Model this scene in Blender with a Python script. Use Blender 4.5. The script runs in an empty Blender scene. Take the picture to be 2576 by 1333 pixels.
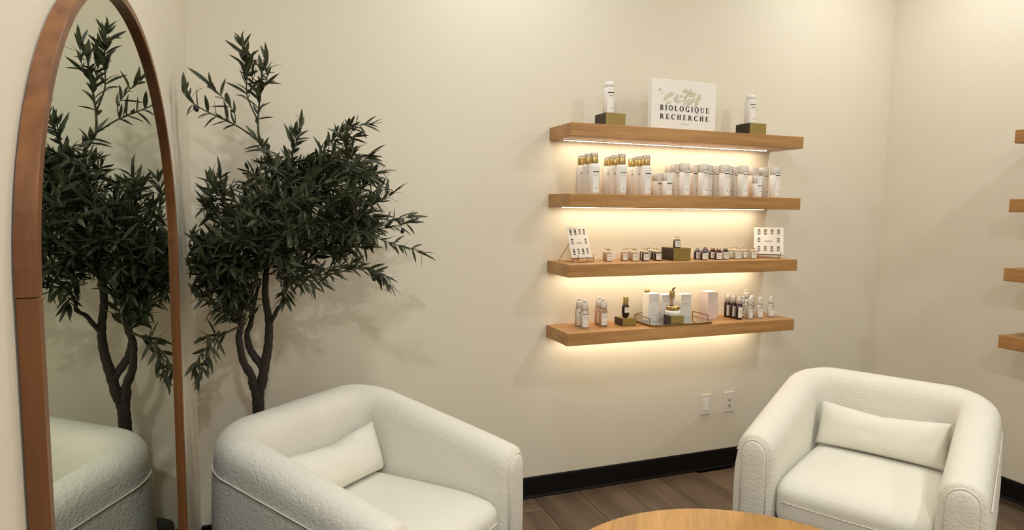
import bpy, bmesh, math, random
from math import sin, cos, pi, radians as R
from mathutils import Vector, Matrix, noise

random.seed(7)
C = bpy.context.scene.collection
S = bpy.context.scene

# ------------------------------------------------------------------ camera, world, exposure
cam = bpy.data.objects.new('camera', bpy.data.cameras.new('camera'))
C.objects.link(cam)
cam.data.sensor_fit = 'HORIZONTAL'
cam.data.sensor_width = 36.0
cam.data.lens = 1610.5182 / 2576 * 36.0
cam.data.clip_start = 0.05
rx = Vector((0.93543581, -0.35329299, 0.01199607))
ry = Vector((0.02073386, 0.08871214, 0.99584149))
rf = Vector((0.35288801, 0.93129706, -0.09030964))
m = Matrix((rx, ry, -rf)).transposed().to_4x4()
m.translation = (0.0, 0.0, 1.42983)
cam.matrix_world = m
S.camera = cam

world = bpy.data.worlds.new('world')
S.world = world
world.use_nodes = True
world.node_tree.nodes['Background'].inputs[0].default_value = (0.9, 0.85, 0.75, 1)
world.node_tree.nodes['Background'].inputs[1].default_value = 0.05

S.view_settings.view_transform = 'Standard'
S.view_settings.look = 'None'
S.view_settings.gamma = 1.0
S.view_settings.use_curve_mapping = False
S.view_settings.exposure = 0.18
S.cycles.max_bounces = 8
S.cycles.diffuse_bounces = 5
S.cycles.glossy_bounces = 4
S.cycles.transmission_bounces = 4
S.cycles.transparent_max_bounces = 12
S.cycles.caustics_reflective = False
S.cycles.caustics_refractive = False
S.cycles.sample_clamp_indirect = 6.0

# room numbers (metres)
XL, XR, D, YF, ZC = -0.287, 3.433, 2.814, -2.6, 3.0
Z1, Z2, Z3, Z4, ST = 1.804, 1.4928, 1.1762, 0.8626, 0.0596
SX0, SX1, SD = 1.2476, 2.5653, 0.2351

LAMP_COL = (0.965, 1.0, 0.98)
CANS = [(0.98, 2.20, 7.6), (2.85, 2.15, 8.0), (0.20, 0.85, 15), (2.70, 0.55, 15), (0.15, -0.95, 32), (2.70, -1.2, 16)]  # mirror-side middle can and both front cans are unseen sources added as fill
for i, (x, y, p) in enumerate(CANS):
    ld = bpy.data.lights.new('can_lamp', 'AREA')
    ld.shape = 'DISK'
    ld.size = 0.15
    ld.energy = p
    ld.color = LAMP_COL
    lo = bpy.data.objects.new('can_lamp', ld)
    lo.location = (x, y, ZC - 0.012)
    C.objects.link(lo)

LED_STRENGTH = 44.0


# ------------------------------------------------------------------ helpers
def lin(r, g, b):
    f = lambda c: (c / 12.92) if c <= 0.04045 else ((c + 0.055) / 1.055) ** 2.4
    return (f(r / 255), f(g / 255), f(b / 255), 1)


def newmat(name):
    m = bpy.data.materials.new(name)
    m.use_nodes = True
    nt = m.node_tree
    return m, nt, nt.nodes['Principled BSDF']


def nd(nt, t, **kw):
    n = nt.nodes.new(t)
    for k, v in kw.items():
        setattr(n, k, v)
    return n


def flat(name, col, rough=0.5, metal=0.0, spec=0.5, var=0.04, scale=30, bump=0.0):
    """plain surface with a little procedural variation"""
    m, nt, b = newmat(name)
    tc = nd(nt, 'ShaderNodeTexCoord')
    no = nd(nt, 'ShaderNodeTexNoise')
    no.inputs['Scale'].default_value = scale
    no.inputs['Detail'].default_value = 3
    mx = nd(nt, 'ShaderNodeMix', data_type='RGBA')
    mx.inputs[6].default_value = tuple(c * (1 - var) for c in col[:3]) + (1,)
    mx.inputs[7].default_value = tuple(min(1, c * (1 + var)) for c in col[:3]) + (1,)
    nt.links.new(tc.outputs['Object'], no.inputs['Vector'])
    nt.links.new(no.outputs['Fac'], mx.inputs[0])
    nt.links.new(mx.outputs[2], b.inputs['Base Color'])
    b.inputs['Roughness'].default_value = rough
    b.inputs['Metallic'].default_value = metal
    b.inputs['Specular IOR Level'].default_value = spec
    if bump:
        bp = nd(nt, 'ShaderNodeBump')
        bp.inputs['Strength'].default_value = bump
        bp.inputs['Distance'].default_value = 0.002
        nt.links.new(no.outputs['Fac'], bp.inputs['Height'])
        nt.links.new(bp.outputs['Normal'], b.inputs['Normal'])
    return m


def wood(name, c1, c2, stretch, rough=0.42, scale=1.0, per_object=False, board=0.0):
    """stretch: per-axis frequency, low along the grain"""
    m, nt, b = newmat(name)
    tc = nd(nt, 'ShaderNodeTexCoord')
    mp = nd(nt, 'ShaderNodeMapping')
    mp.inputs['Scale'].default_value = [s * scale for s in stretch]
    nt.links.new(tc.outputs['Object'], mp.inputs['Vector'])
    if per_object:
        oi = nd(nt, 'ShaderNodeObjectInfo')
        ml = nd(nt, 'ShaderNodeVectorMath', operation='SCALE')
        ml.inputs[0].default_value = (17, 31, 7)
        nt.links.new(oi.outputs['Random'], ml.inputs['Scale'])
        nt.links.new(ml.outputs[0], mp.inputs['Location'])
    n1 = nd(nt, 'ShaderNodeTexNoise')
    n1.inputs['Scale'].default_value = 1.0
    n1.inputs['Detail'].default_value = 5
    n1.inputs['Distortion'].default_value = 0.7
    nt.links.new(mp.outputs[0], n1.inputs['Vector'])
    n2 = nd(nt, 'ShaderNodeTexNoise')
    n2.inputs['Scale'].default_value = 5.0
    n2.inputs['Detail'].default_value = 4
    nt.links.new(mp.outputs[0], n2.inputs['Vector'])
    r1 = nd(nt, 'ShaderNodeValToRGB')
    r1.color_ramp.elements[0].position = 0.33
    r1.color_ramp.elements[0].color = c2
    r1.color_ramp.elements[1].position = 0.66
    r1.color_ramp.elements[1].color = c1
    nt.links.new(n1.outputs['Fac'], r1.inputs[0])
    mx = nd(nt, 'ShaderNodeMix', data_type='RGBA', blend_type='MULTIPLY')
    mx.inputs[0].default_value = 0.35
    r2 = nd(nt, 'ShaderNodeValToRGB')
    r2.color_ramp.elements[0].position = 0.3
    r2.color_ramp.elements[0].color = (0.55, 0.5, 0.45, 1)
    r2.color_ramp.elements[1].position = 0.6
    r2.color_ramp.elements[1].color = (1, 1, 1, 1)
    nt.links.new(n2.outputs['Fac'], r2.inputs[0])
    nt.links.new(r1.outputs[0], mx.inputs[6])
    nt.links.new(r2.outputs[0], mx.inputs[7])
    out = mx.outputs[2]
    if per_object:
        hv = nd(nt, 'ShaderNodeHueSaturation')
        mr = nd(nt, 'ShaderNodeMapRange')
        mr.inputs['To Min'].default_value = 0.78
        mr.inputs['To Max'].default_value = 1.2
        nt.links.new(oi.outputs['Random'], mr.inputs['Value'])
        nt.links.new(mr.outputs[0], hv.inputs['Value'])
        nt.links.new(out, hv.inputs['Color'])
        out = hv.outputs[0]
    if board:
        # glued-up boards: each strip across the grain has its own tone
        sx = nd(nt, 'ShaderNodeSeparateXYZ')
        nt.links.new(tc.outputs['Object'], sx.inputs[0])
        dv = nd(nt, 'ShaderNodeMath', operation='DIVIDE')
        dv.inputs[1].default_value = board
        nt.links.new(sx.outputs[1], dv.inputs[0])
        fl = nd(nt, 'ShaderNodeMath', operation='FLOOR')
        nt.links.new(dv.outputs[0], fl.inputs[0])
        wn = nd(nt, 'ShaderNodeTexWhiteNoise', noise_dimensions='1D')
        nt.links.new(fl.outputs[0], wn.inputs['W'])
        mr = nd(nt, 'ShaderNodeMapRange')
        mr.inputs['To Min'].default_value = 0.88
        mr.inputs['To Max'].default_value = 1.10
        nt.links.new(wn.outputs['Value'], mr.inputs['Value'])
        hv = nd(nt, 'ShaderNodeHueSaturation')
        nt.links.new(mr.outputs[0], hv.inputs['Value'])
        nt.links.new(out, hv.inputs['Color'])
        out = hv.outputs[0]
    nt.links.new(out, b.inputs['Base Color'])
    b.inputs['Roughness'].default_value = rough
    bp = nd(nt, 'ShaderNodeBump')
    bp.inputs['Strength'].default_value = 0.12
    bp.inputs['Distance'].default_value = 0.001
    nt.links.new(n2.outputs['Fac'], bp.inputs['Height'])
    nt.links.new(bp.outputs['Normal'], b.inputs['Normal'])
    return m


def boucle(name, col, strength=0.38, vscale=110):
    m, nt, b = newmat(name)
    tc = nd(nt, 'ShaderNodeTexCoord')
    no = nd(nt, 'ShaderNodeTexNoise')
    no.inputs['Scale'].default_value = vscale * 0.55
    no.inputs['Detail'].default_value = 4
    no.inputs['Roughness'].default_value = 0.65
    no.inputs['Distortion'].default_value = 1.2
    vo = nd(nt, 'ShaderNodeTexVoronoi')
    vo.inputs['Scale'].default_value = vscale
    big = nd(nt, 'ShaderNodeTexNoise')
    big.inputs['Scale'].default_value = 5
    for n in (no, vo, big):
        nt.links.new(tc.outputs['Object'], n.inputs['Vector'])
    ad = nd(nt, 'ShaderNodeMath', operation='SUBTRACT')
    nt.links.new(no.outputs['Fac'], ad.inputs[0])
    sc = nd(nt, 'ShaderNodeMath', operation='MULTIPLY')
    sc.inputs[1].default_value = 0.45
    nt.links.new(vo.outputs['Distance'], sc.inputs[0])
    nt.links.new(sc.outputs[0], ad.inputs[1])
    bp = nd(nt, 'ShaderNodeBump')
    bp.inputs['Strength'].default_value = strength
    bp.inputs['Distance'].default_value = 0.008
    nt.links.new(ad.outputs[0], bp.inputs['Height'])
    nt.links.new(bp.outputs['Normal'], b.inputs['Normal'])
    mx = nd(nt, 'ShaderNodeMix', data_type='RGBA')
    mx.inputs[6].default_value = tuple(c * 0.93 for c in col[:3]) + (1,)
    mx.inputs[7].default_value = col
    nt.links.new(no.outputs['Fac'], mx.inputs[0])
    nt.links.new(mx.outputs[2], b.inputs['Base Color'])
    b.inputs['Roughness'].default_value = 0.95
    b.inputs['Specular IOR Level'].default_value = 0.15
    b.inputs['Sheen Weight'].default_value = 0.25
    b.inputs['Sheen Roughness'].default_value = 0.5
    return m


def clear(name, tint, haze=0.35, rough=0.08):
    """clear plastic or glass: see-through, glossy, with a little milkiness"""
    m, nt, b = newmat(name)
    nt.nodes.remove(b)
    tr = nd(nt, 'ShaderNodeBsdfTransparent')
    tr.inputs[0].default_value = tint
    gl = nd(nt, 'ShaderNodeBsdfGlossy')
    gl.inputs['Roughness'].default_value = rough
    df = nd(nt, 'ShaderNodeBsdfDiffuse')
    df.inputs[0].default_value = tint
    no = nd(nt, 'ShaderNodeTexNoise')
    no.inputs['Scale'].default_value = 60
    mr = nd(nt, 'ShaderNodeMapRange')
    mr.inputs['To Min'].default_value = haze * 0.9
    mr.inputs['To Max'].default_value = haze * 1.1
    nt.links.new(no.outputs['Fac'], mr.inputs['Value'])
    m1 = nd(nt, 'ShaderNodeMixShader')
    nt.links.new(mr.outputs[0], m1.inputs[0])
    nt.links.new(tr.outputs[0], m1.inputs[1])
    nt.links.new(df.outputs[0], m1.inputs[2])
    fr = nd(nt, 'ShaderNodeFresnel')
    fr.inputs[0].default_value = 1.3
    m2 = nd(nt, 'ShaderNodeMixShader')
    nt.links.new(fr.outputs[0], m2.inputs[0])
    nt.links.new(m1.outputs[0], m2.inputs[1])
    nt.links.new(gl.outputs[0], m2.inputs[2])
    nt.links.new(m2.outputs[0], nt.nodes['Material Output'].inputs[0])
    return m


def emit(name, col, st):
    m, nt, b = newmat(name)
    nt.nodes.remove(b)
    e = nd(nt, 'ShaderNodeEmission')
    e.inputs[0].default_value = col
    e.inputs[1].default_value = st
    nt.links.new(e.outputs[0], nt.nodes['Material Output'].inputs[0])
    return m


def wall_mat(name, col):
    m, nt, b = newmat(name)
    tc = nd(nt, 'ShaderNodeTexCoord')
    no = nd(nt, 'ShaderNodeTexNoise')
    no.inputs['Scale'].default_value = 140
    no.inputs['Detail'].default_value = 2
    n2 = nd(nt, 'ShaderNodeTexNoise')
    n2.inputs['Scale'].default_value = 1.5
    for n in (no, n2):
        nt.links.new(tc.outputs['Object'], n.inputs['Vector'])
    mx = nd(nt, 'ShaderNodeMix', data_type='RGBA')
    mx.inputs[6].default_value = tuple(c * 0.985 for c in col[:3]) + (1,)
    mx.inputs[7].default_value = tuple(min(1, c * 1.015) for c in col[:3]) + (1,)
    nt.links.new(n2.outputs['Fac'], mx.inputs[0])
    nt.links.new(mx.outputs[2], b.inputs['Base Color'])
    bp = nd(nt, 'ShaderNodeBump')
    bp.inputs['Strength'].default_value = 0.05
    bp.inputs['Distance'].default_value = 0.001
    nt.links.new(no.outputs['Fac'], bp.inputs['Height'])
    nt.links.new(bp.outputs['Normal'], b.inputs['Normal'])
    b.inputs['Roughness'].default_value = 0.6
    b.inputs['Specular IOR Level'].default_value = 0.25
    return m


M = {
    'wall': wall_mat('wall_paint', lin(226, 218, 202)),
    'ceil': wall_mat('ceiling_paint', lin(236, 231, 218)),
    'base': flat('black_vinyl', lin(8, 7, 7), 0.55, 0.0, 0.25, var=0.1),
    'plank': wood('grey_brown_plank', lin(112, 94, 76), lin(80, 65, 51), (9, 0.9, 9), 0.45, 1.0, True),
    'subfloor': flat('plank_joint', lin(40, 32, 26), 0.8),
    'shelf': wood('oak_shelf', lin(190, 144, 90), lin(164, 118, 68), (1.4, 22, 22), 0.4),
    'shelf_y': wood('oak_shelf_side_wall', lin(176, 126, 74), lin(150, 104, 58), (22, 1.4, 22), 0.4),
    'frame': wood('mirror_frame_wood', lin(130, 82, 42), lin(104, 61, 29), (20, 20, 1.6), 0.38),
    'table': wood('table_wood', lin(198, 150, 82), lin(176, 128, 64), (1.6, 16, 16), 0.35, 1.0, False, 0.085),
    'boucle': boucle('cream_boucle', lin(235, 231, 220)),
    'boucle_fine': boucle('cream_woven', lin(236, 232, 221), 0.2, 190),
    'bark': flat('brown_bark', lin(46, 37, 32), 0.85, var=0.35, scale=60, bump=0.6),
    'twig': flat('twig_bark', lin(70, 68, 46), 0.8, var=0.2, scale=80),
    'olive': flat('black_olive', lin(24, 22, 22), 0.35, var=0.2),
    'pot': flat('black_nursery_pot', lin(28, 28, 28), 0.6),
    'soil': flat('soil', lin(40, 32, 24), 0.95, var=0.4, scale=90, bump=0.8),
    'white': flat('white_plastic', lin(238, 234, 230), 0.38, var=0.01),
    'paper': flat('white_card', lin(240, 236, 230), 0.6, var=0.01),
    'plate': flat('wall_plate_plastic', lin(226, 218, 210), 0.35, var=0.01),
    'slot': flat('socket_slot', lin(26, 20, 18), 0.6),
    'gold': flat('brushed_gold', lin(192, 168, 114), 0.3, 1.0, var=0.08, scale=50),
    'bronze': flat('antique_brass_block', lin(150, 130, 72), 0.4, 0.35, var=0.12, scale=40),
    'wire': flat('dark_brass_wire', lin(140, 108, 64), 0.35, 0.8, var=0.08, scale=50),
    'walnut': flat('dark_walnut_side', lin(46, 32, 20), 0.45, var=0.2, scale=60),
    'ink': flat('black_ink', lin(34, 26, 24), 0.6),
    'grey_ink': flat('grey_ink', lin(150, 142, 138), 0.6),
    'beige_ink': flat('beige_ink', lin(208, 198, 174), 0.6),
    'pale_ink': flat('pale_grey_ink', lin(206, 200, 194), 0.6),
    'clear': clear('clear_plastic', (0.97, 0.95, 0.93, 1), 0.6),
    'glassy': clear('clear_glass', (1.0, 0.985, 0.965, 1), 0.4, 0.03),
    'dark_glass': flat('dark_plum_glass', lin(36, 14, 20), 0.12, var=0.1),
    'blue_glass': flat('dark_blue_glass', lin(44, 34, 52), 0.12, var=0.1),
    'green_glass': clear('pale_green_glass', (0.72, 0.76, 0.62, 1), 0.4, 0.05),
    'amber_glass': clear('amber_glass', (0.78, 0.55, 0.38, 1), 0.45, 0.05),
    'rose_glass': clear('plum_tinted_glass', (0.5, 0.3, 0.32, 1), 0.55, 0.05),
    'red': flat('dark_red_plastic', lin(96, 10, 18), 0.35, var=0.08),
    'black': flat('black_plastic', lin(26, 16, 16), 0.4),
    'cream': flat('cream_plastic', lin(238, 222, 194), 0.45, var=0.01),
    'pink': flat('pale_pink_card', lin(226, 208, 206), 0.55, var=0.01),
    'slate': flat('grey_cap_plastic', lin(120, 112, 120), 0.4),
    'trim': flat('lamp_trim', lin(240, 238, 232), 0.4, var=0.01),
    'lamp': emit('lamp_lens', (1.0, 0.9, 0.76, 1), 6.0),
    'led': emit('warm_led', (1.0, 0.83, 0.60, 1), LED_STRENGTH),
}

mm, nt, b = newmat('mirror_glass')
b.inputs['Metallic'].default_value = 1.0
b.inputs['Roughness'].default_value = 0.0
no = nd(nt, 'ShaderNodeTexNoise')
no.inputs['Scale'].default_value = 2
mx = nd(nt, 'ShaderNodeMix', data_type='RGBA')
mx.inputs[6].default_value = (0.64, 0.70, 0.59, 1)
mx.inputs[7].default_value = (0.65, 0.71, 0.60, 1)
nt.links.new(no.outputs['Fac'], mx.inputs[0])
nt.links.new(mx.outputs[2], b.inputs['Base Color'])
M['mirror'] = mm
mm, nt, b = newmat('tray_mirror')
b.inputs['Metallic'].default_value = 1.0
b.inputs['Roughness'].default_value = 0.04
no = nd(nt, 'ShaderNodeTexNoise')
no.inputs['Scale'].default_value = 20
mx = nd(nt, 'ShaderNodeMix', data_type='RGBA')
mx.inputs[6].default_value = (0.82, 0.84, 0.78, 1)
mx.inputs[7].default_value = (0.85, 0.87, 0.80, 1)
nt.links.new(no.outputs['Fac'], mx.inputs[0])
nt.links.new(mx.outputs[2], b.inputs['Base Color'])
M['tray_mirror'] = mm

mm, nt, b = newmat('olive_leaf')
ge = nd(nt, 'ShaderNodeNewGeometry')
tc = nd(nt, 'ShaderNodeTexCoord')
no = nd(nt, 'ShaderNodeTexNoise')
no.inputs['Scale'].default_value = 14
no.inputs['Detail'].default_value = 3
nt.links.new(tc.outputs['Object'], no.inputs['Vector'])
ra = nd(nt, 'ShaderNodeValToRGB')
ra.color_ramp.elements[0].position = 0.35
ra.color_ramp.elements[0].color = lin(39, 44, 28)
ra.color_ramp.elements[1].position = 0.7
ra.color_ramp.elements[1].color = lin(62, 67, 42)
nt.links.new(no.outputs['Fac'], ra.inputs[0])
mx = nd(nt, 'ShaderNodeMix', data_type='RGBA')
nt.links.new(ge.outputs['Backfacing'], mx.inputs[0])
nt.links.new(ra.outputs[0], mx.inputs[6])
mx.inputs[7].default_value = lin(86, 94, 70)
nt.links.new(mx.outputs[2], b.inputs['Base Color'])
b.inputs['Roughness'].default_value = 0.5
b.inputs['Specular IOR Level'].default_value = 0.35
M['leaf'] = mm


# ------------------------------------------------------------------ mesh helpers
def obj(name, data, mat=None, parent=None, smooth=False, loc=None):
    """data: (verts, faces) or bmesh or Mesh"""
    if isinstance(data, bpy.types.Mesh):
        me = data
    else:
        me = bpy.data.meshes.new(name)
        if isinstance(data, bmesh.types.BMesh):
            data.to_mesh(me)
            data.free()
        else:
            me.from_pydata([tuple(v) for v in data[0]], [], data[1])
        me.update()
    if mat is not None and not me.materials:
        for x in (mat if isinstance(mat, (list, tuple)) else [mat]):
            me.materials.append(M[x])
    if smooth:
        for p in me.polygons:
            p.use_smooth = True
    o = bpy.data.objects.new(name, me)
    C.objects.link(o)
    if parent is not None:
        o.parent = parent
    if loc is not None:
        o.location = loc
    return o


def thing(name, label, cat, loc=(0, 0, 0), rz=0.0, group=None):
    o = bpy.data.objects.new(name, None)
    o.empty_display_size = 0.05
    C.objects.link(o)
    o.location = loc
    o.rotation_euler = (0, 0, rz)
    return tag(o, label, cat, group)


def tag(o, label, cat, group=None):
    o['label'] = label
    o['category'] = cat
    if group:
        o['group'] = group
    return o


def struct(o):
    o['kind'] = 'structure'
    return o


def join(*ms):
    V, F = [], []
    for v, f in ms:
        n = len(V)
        V += list(v)
        F += [tuple(i + n for i in q) for q in f]
    return V, F


def box(x0, x1, y0, y1, z0, z1):
    V = [(x0, y0, z0), (x1, y0, z0), (x1, y1, z0), (x0, y1, z0), (x0, y0, z1), (x1, y0, z1), (x1, y1, z1), (x0, y1, z1)]
    F = [(0, 3, 2, 1), (4, 5, 6, 7), (0, 1, 5, 4), (1, 2, 6, 5), (2, 3, 7, 6), (3, 0, 4, 7)]
    return V, F


def bevel_box(x0, x1, y0, y1, z0, z1, r, seg=2):
    bm = bmesh.new()
    V, F = box(x0, x1, y0, y1, z0, z1)
    vs = [bm.verts.new(v) for v in V]
    for f in F:
        bm.faces.new([vs[i] for i in f])
    bmesh.ops.bevel(bm, geom=bm.edges[:], offset=r, segments=seg, profile=0.5, affect='EDGES')
    return bm


def soft_box(x0, x1, y0, y1, z0, z1, r, n=14, crown=0.0, fn=None):
    """cushion-like rounded box on a fine grid"""
    c = Vector(((x0 + x1) / 2, (y0 + y1) / 2, (z0 + z1) / 2))
    h = Vector(((x1 - x0) / 2, (y1 - y0) / 2, (z1 - z0) / 2))
    bm = bmesh.new()
    bmesh.ops.create_cube(bm, size=2)
    bmesh.ops.subdivide_edges(bm, edges=bm.edges[:], cuts=n, use_grid_fill=True)
    for v in bm.verts:
        p = Vector((v.co.x * h.x, v.co.y * h.y, v.co.z * h.z))
        q = Vector((max(-h.x + r, min(h.x - r, p.x)), max(-h.y + r, min(h.y - r, p.y)), max(-h.z + r, min(h.z - r, p.z))))
        d = p - q
        if d.length > 1e-9:
            p = q + d.normalized() * r
        if p.z > 0 and crown:
            p.z += crown * (1 - (p.x / h.x) ** 2) * (1 - (p.y / h.y) ** 2)
        v.co = c + p
        if fn:
            v.co = fn(v.co)
    return bm


def lathe(prof, n=20, cap=True):
    """prof: (radius, z) from bottom to top"""
    V, F = [], []
    for r, z in prof:
        for i in range(n):
            a = 2 * pi * i / n
            V.append((r * cos(a), r * sin(a), z))
    for k in range(len(prof) - 1):
        for i in range(n):
            j = (i + 1) % n
            F.append((k * n + i, k * n + j, (k + 1) * n + j, (k + 1) * n + i))
    if cap:
        F.append(tuple(range(n - 1, -1, -1)))
        F.append(tuple((len(prof) - 1) * n + i for i in range(n)))
    return V, F


def shift(m, dx=0, dy=0, dz=0):
    return [(v[0] + dx, v[1] + dy, v[2] + dz) for v in m[0]], m[1]


def xf(m, mat):
    return [tuple(mat @ Vector(v)) for v in m[0]], m[1]


def tube(pts, rad, n=8, closed=False):
    pts = [Vector(p) for p in pts]
    N = len(pts)
    rads = rad if isinstance(rad, (list, tuple)) else [rad] * N
    V, F = [], []
    up = None
    for i, p in enumerate(pts):
        if closed:
            t = pts[(i + 1) % N] - pts[i - 1]
        else:
            t = pts[min(i + 1, N - 1)] - pts[max(i - 1, 0)]
        t.normalize()
        if up is None:
            a = Vector((0, 0, 1)) if abs(t.z) < 0.9 else Vector((1, 0, 0))
            up = (a - t * a.dot(t)).normalized()
        else:
            up = (up - t * up.dot(t))
            up = up.normalized() if up.length > 1e-6 else t.orthogonal().normalized()
        s = t.cross(up)
        for k in range(n):
            a = 2 * pi * k / n
            V.append(tuple(p + (up * cos(a) + s * sin(a)) * rads[i]))
    rng = N if closed else N - 1
    for i in range(rng):
        for k in range(n):
            l = (k + 1) % n
            i2 = (i + 1) % N
            F.append((i * n + k, i * n + l, i2 * n + l, i2 * n + k))
    if not closed:
        F.append(tuple(range(n - 1, -1, -1)))
        F.append(tuple((N - 1) * n + k for k in range(n)))
    return V, F


def spline(pts, sub=5):
    """Catmull-Rom through 3-D points"""
    P = [Vector(p) for p in pts]
    P = [P[0] * 2 - P[1]] + P + [P[-1] * 2 - P[-2]]
    out = []
    for i in range(1, len(P) - 2):
        for k in range(sub):
            t = k / sub
            a, b_, c, d = P[i - 1], P[i], P[i + 1], P[i + 2]
            out.append(0.5 * ((2 * b_) + (c - a) * t + (2 * a - 5 * b_ + 4 * c - d) * t * t + (3 * b_ - a - 3 * c + d) * t ** 3))
    out.append(P[-2].copy())
    return out


def dup(root, loc, rz=None, label=None, group=None):
    r = root.copy()
    C.objects.link(r)
    r.location = loc
    if rz is not None:
        r.rotation_euler = (0, 0, rz)
    if label:
        r['label'] = label
    if group:
        r['group'] = group
    for ch in list(root.children):
        c = ch.copy()
        C.objects.link(c)
        c.parent = r
        for g in list(ch.children):
            d = g.copy()
            C.objects.link(d)
            d.parent = c
    return r


# ------------------------------------------------------------------ room
T = 0.1
struct(obj('wall_back', box(XL - T, XR + T, D, D + T, 0, ZC), 'wall'))
struct(obj('wall_left', box(XL - T, XL, YF - T, D, 0, ZC), 'wall'))
struct(obj('wall_right', box(XR, XR + T, YF - T, D, 0, ZC), 'wall'))
struct(obj('wall_front', box(XL - T, XR + T, YF - T, YF, 0, ZC), 'wall'))
struct(obj('ceiling', box(XL - T, XR + T, YF - T, D + T, ZC, ZC + T), 'ceil'))
floor = struct(obj('floor', box(XL - T, XR + T, YF - T, D + T, -0.08, -0.012), 'subfloor'))
BT, BH = 0.012, 0.1066


def base_profile(length):
    # cove-topped vinyl base, running along +x, back at y=0
    P = [(0, 0), (-BT, 0), (-BT, 0.004), (-BT * 0.62, 0.014), (-BT * 0.55, BH - 0.006), (-BT * 0.3, BH), (0, BH)]
    n = len(P)
    V = [(0, y, z) for y, z in P] + [(length, y, z) for y, z in P]
    F = [(i, (i + 1) % n, (i + 1) % n + n, i + n) for i in range(n)]
    F += [tuple(range(n - 1, -1, -1)), tuple(range(n, 2 * n))]
    return V, F


o = struct(obj('baseboard_back', base_profile(XR - XL), 'base'))
o.location = (XL, D, 0)
o = struct(obj('baseboard_right', base_profile(D - YF), 'base'))
o.location = (XR, D, 0)
o.rotation_euler = (0, 0, -pi / 2)
o = struct(obj('baseboard_left', base_profile(D - YF), 'base'))
o.location = (XL, YF, 0)
o.rotation_euler = (0, 0, pi / 2)

# floor planks: laid along Y, each one its own piece
PW, PL, GAP = 0.24, 1.52, 0.0022
plank_me = {}
x0 = 1.195 - PW * 7
row = 0
x = x0
while x < XR:
    a, bb = max(x, XL + 0.001), min(x + PW, XR - 0.001)
    if bb - a > 0.03:
        y = YF - ((row * 0.587) % 1.0) * PL
        while y < D:
            c, d = max(y, YF + 0.001), min(y + PL, D - 0.001)
            if d - c > 0.05:
                key = (round(bb - a, 3), round(d - c, 3))
                if key not in plank_me:
                    w, l = key[0] / 2 - GAP / 2, key[1] / 2 - GAP / 2
                    e = 0.0022
                    V = [(-w, -l, -0.012), (w, -l, -0.012), (w, l, -0.012), (-w, l, -0.012),
                         (-w, -l, -e), (w, -l, -e), (w, l, -e), (-w, l, -e),
                         (-w + e, -l + e, 0), (w - e, -l + e, 0), (w - e, l - e, 0), (-w + e, l - e, 0)]
                    F = [(0, 3, 2, 1), (8, 9, 10, 11)]
                    for i in range(4):
                        j = (i + 1) % 4
                        F += [(i, j, j + 4, i + 4), (i + 4, j + 4, j + 8, i + 8)]
                    me = bpy.data.meshes.new('floor_plank')
                    me.from_pydata(V, [], F)
                    me.materials.append(M['plank'])
                    plank_me[key] = me
                obj('floor_plank', plank_me[key], None, floor, loc=((a + bb) / 2, (c + d) / 2, 0))
            y += PL
    x += PW
    row += 1

# recessed ceiling lamps, including the added fill cans
can0 = None
CAN_WORDS = ['nearest the back wall on the mirror side', 'nearest the back wall on the shelf corner side',
             'added as fill in the middle row, mirror side', 'in the middle row on the side shelf side',
             'added as fill in the front row, mirror side', 'added as fill in the front row, side shelf side']
for i, (x, y, p) in enumerate(CANS):
    lab = 'round white recessed ceiling lamp ' + CAN_WORDS[i]
    if can0 is None:
        can0 = thing('recessed_lamp', lab, 'lamp', (x, y, ZC), 0, 'recessed ceiling lamps')
        obj('trim_ring', lathe([(0.085, -0.0005), (0.085, -0.006), (0.072, -0.009), (0.062, -0.004), (0.062, -0.0005)], 32, False), 'trim', can0, True)
        obj('lens', lathe([(0.0615, -0.0035), (0.0615, -0.0025)], 32), 'lamp', can0)
    else:
        dup(can0, (x, y, ZC), None, lab)

# ------------------------------------------------------------------ arched mirror on the left wall
XM = -0.2613
MC, MA, MB_, MS, MBOT = 1.5415, 0.629, 0.527, 1.315, 0.14
FW, FD = 0.0175, 0.0235
mir = thing('arched_mirror', 'tall arched wall mirror in a thin orange brown wooden frame', 'mirror', (XM, MC, MBOT))


def arch(inset, seg=48):
    """outline in (y, z) local to the mirror's empty: spring line, semi-ellipse head"""
    a, bq = MA - inset, MB_ - inset
    s = MS - MBOT
    return [(-a * cos(pi * k / seg), s + bq * sin(pi * k / seg)) for k in range(seg + 1)]


def frame_head():
    V, F = [], []
    o_, i_ = arch(0), arch(FW)
    N = len(o_)
    for (yo, zo), (yi, zi) in zip(o_, i_):
        V += [(-FD, yo, zo), (-0.0015, yo, zo), (0, yo + (yi - yo) * 0.09, zo + (zi - zo) * 0.09), (0, yo + (yi - yo) * 0.93, zo + (zi - zo) * 0.93), (-0.0015, yi, zi), (-FD, yi, zi)]
    for k in range(N - 1):
        for q in range(6):
            r = (q + 1) % 6
            F.append((k * 6 + q, k * 6 + r, k * 6 + 6 + r, k * 6 + 6 + q))
    F.append((0, 1, 2, 3, 4, 5))
    F.append(tuple((N - 1) * 6 + q for q in (5, 4, 3, 2, 1, 0)))
    return V, F


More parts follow.
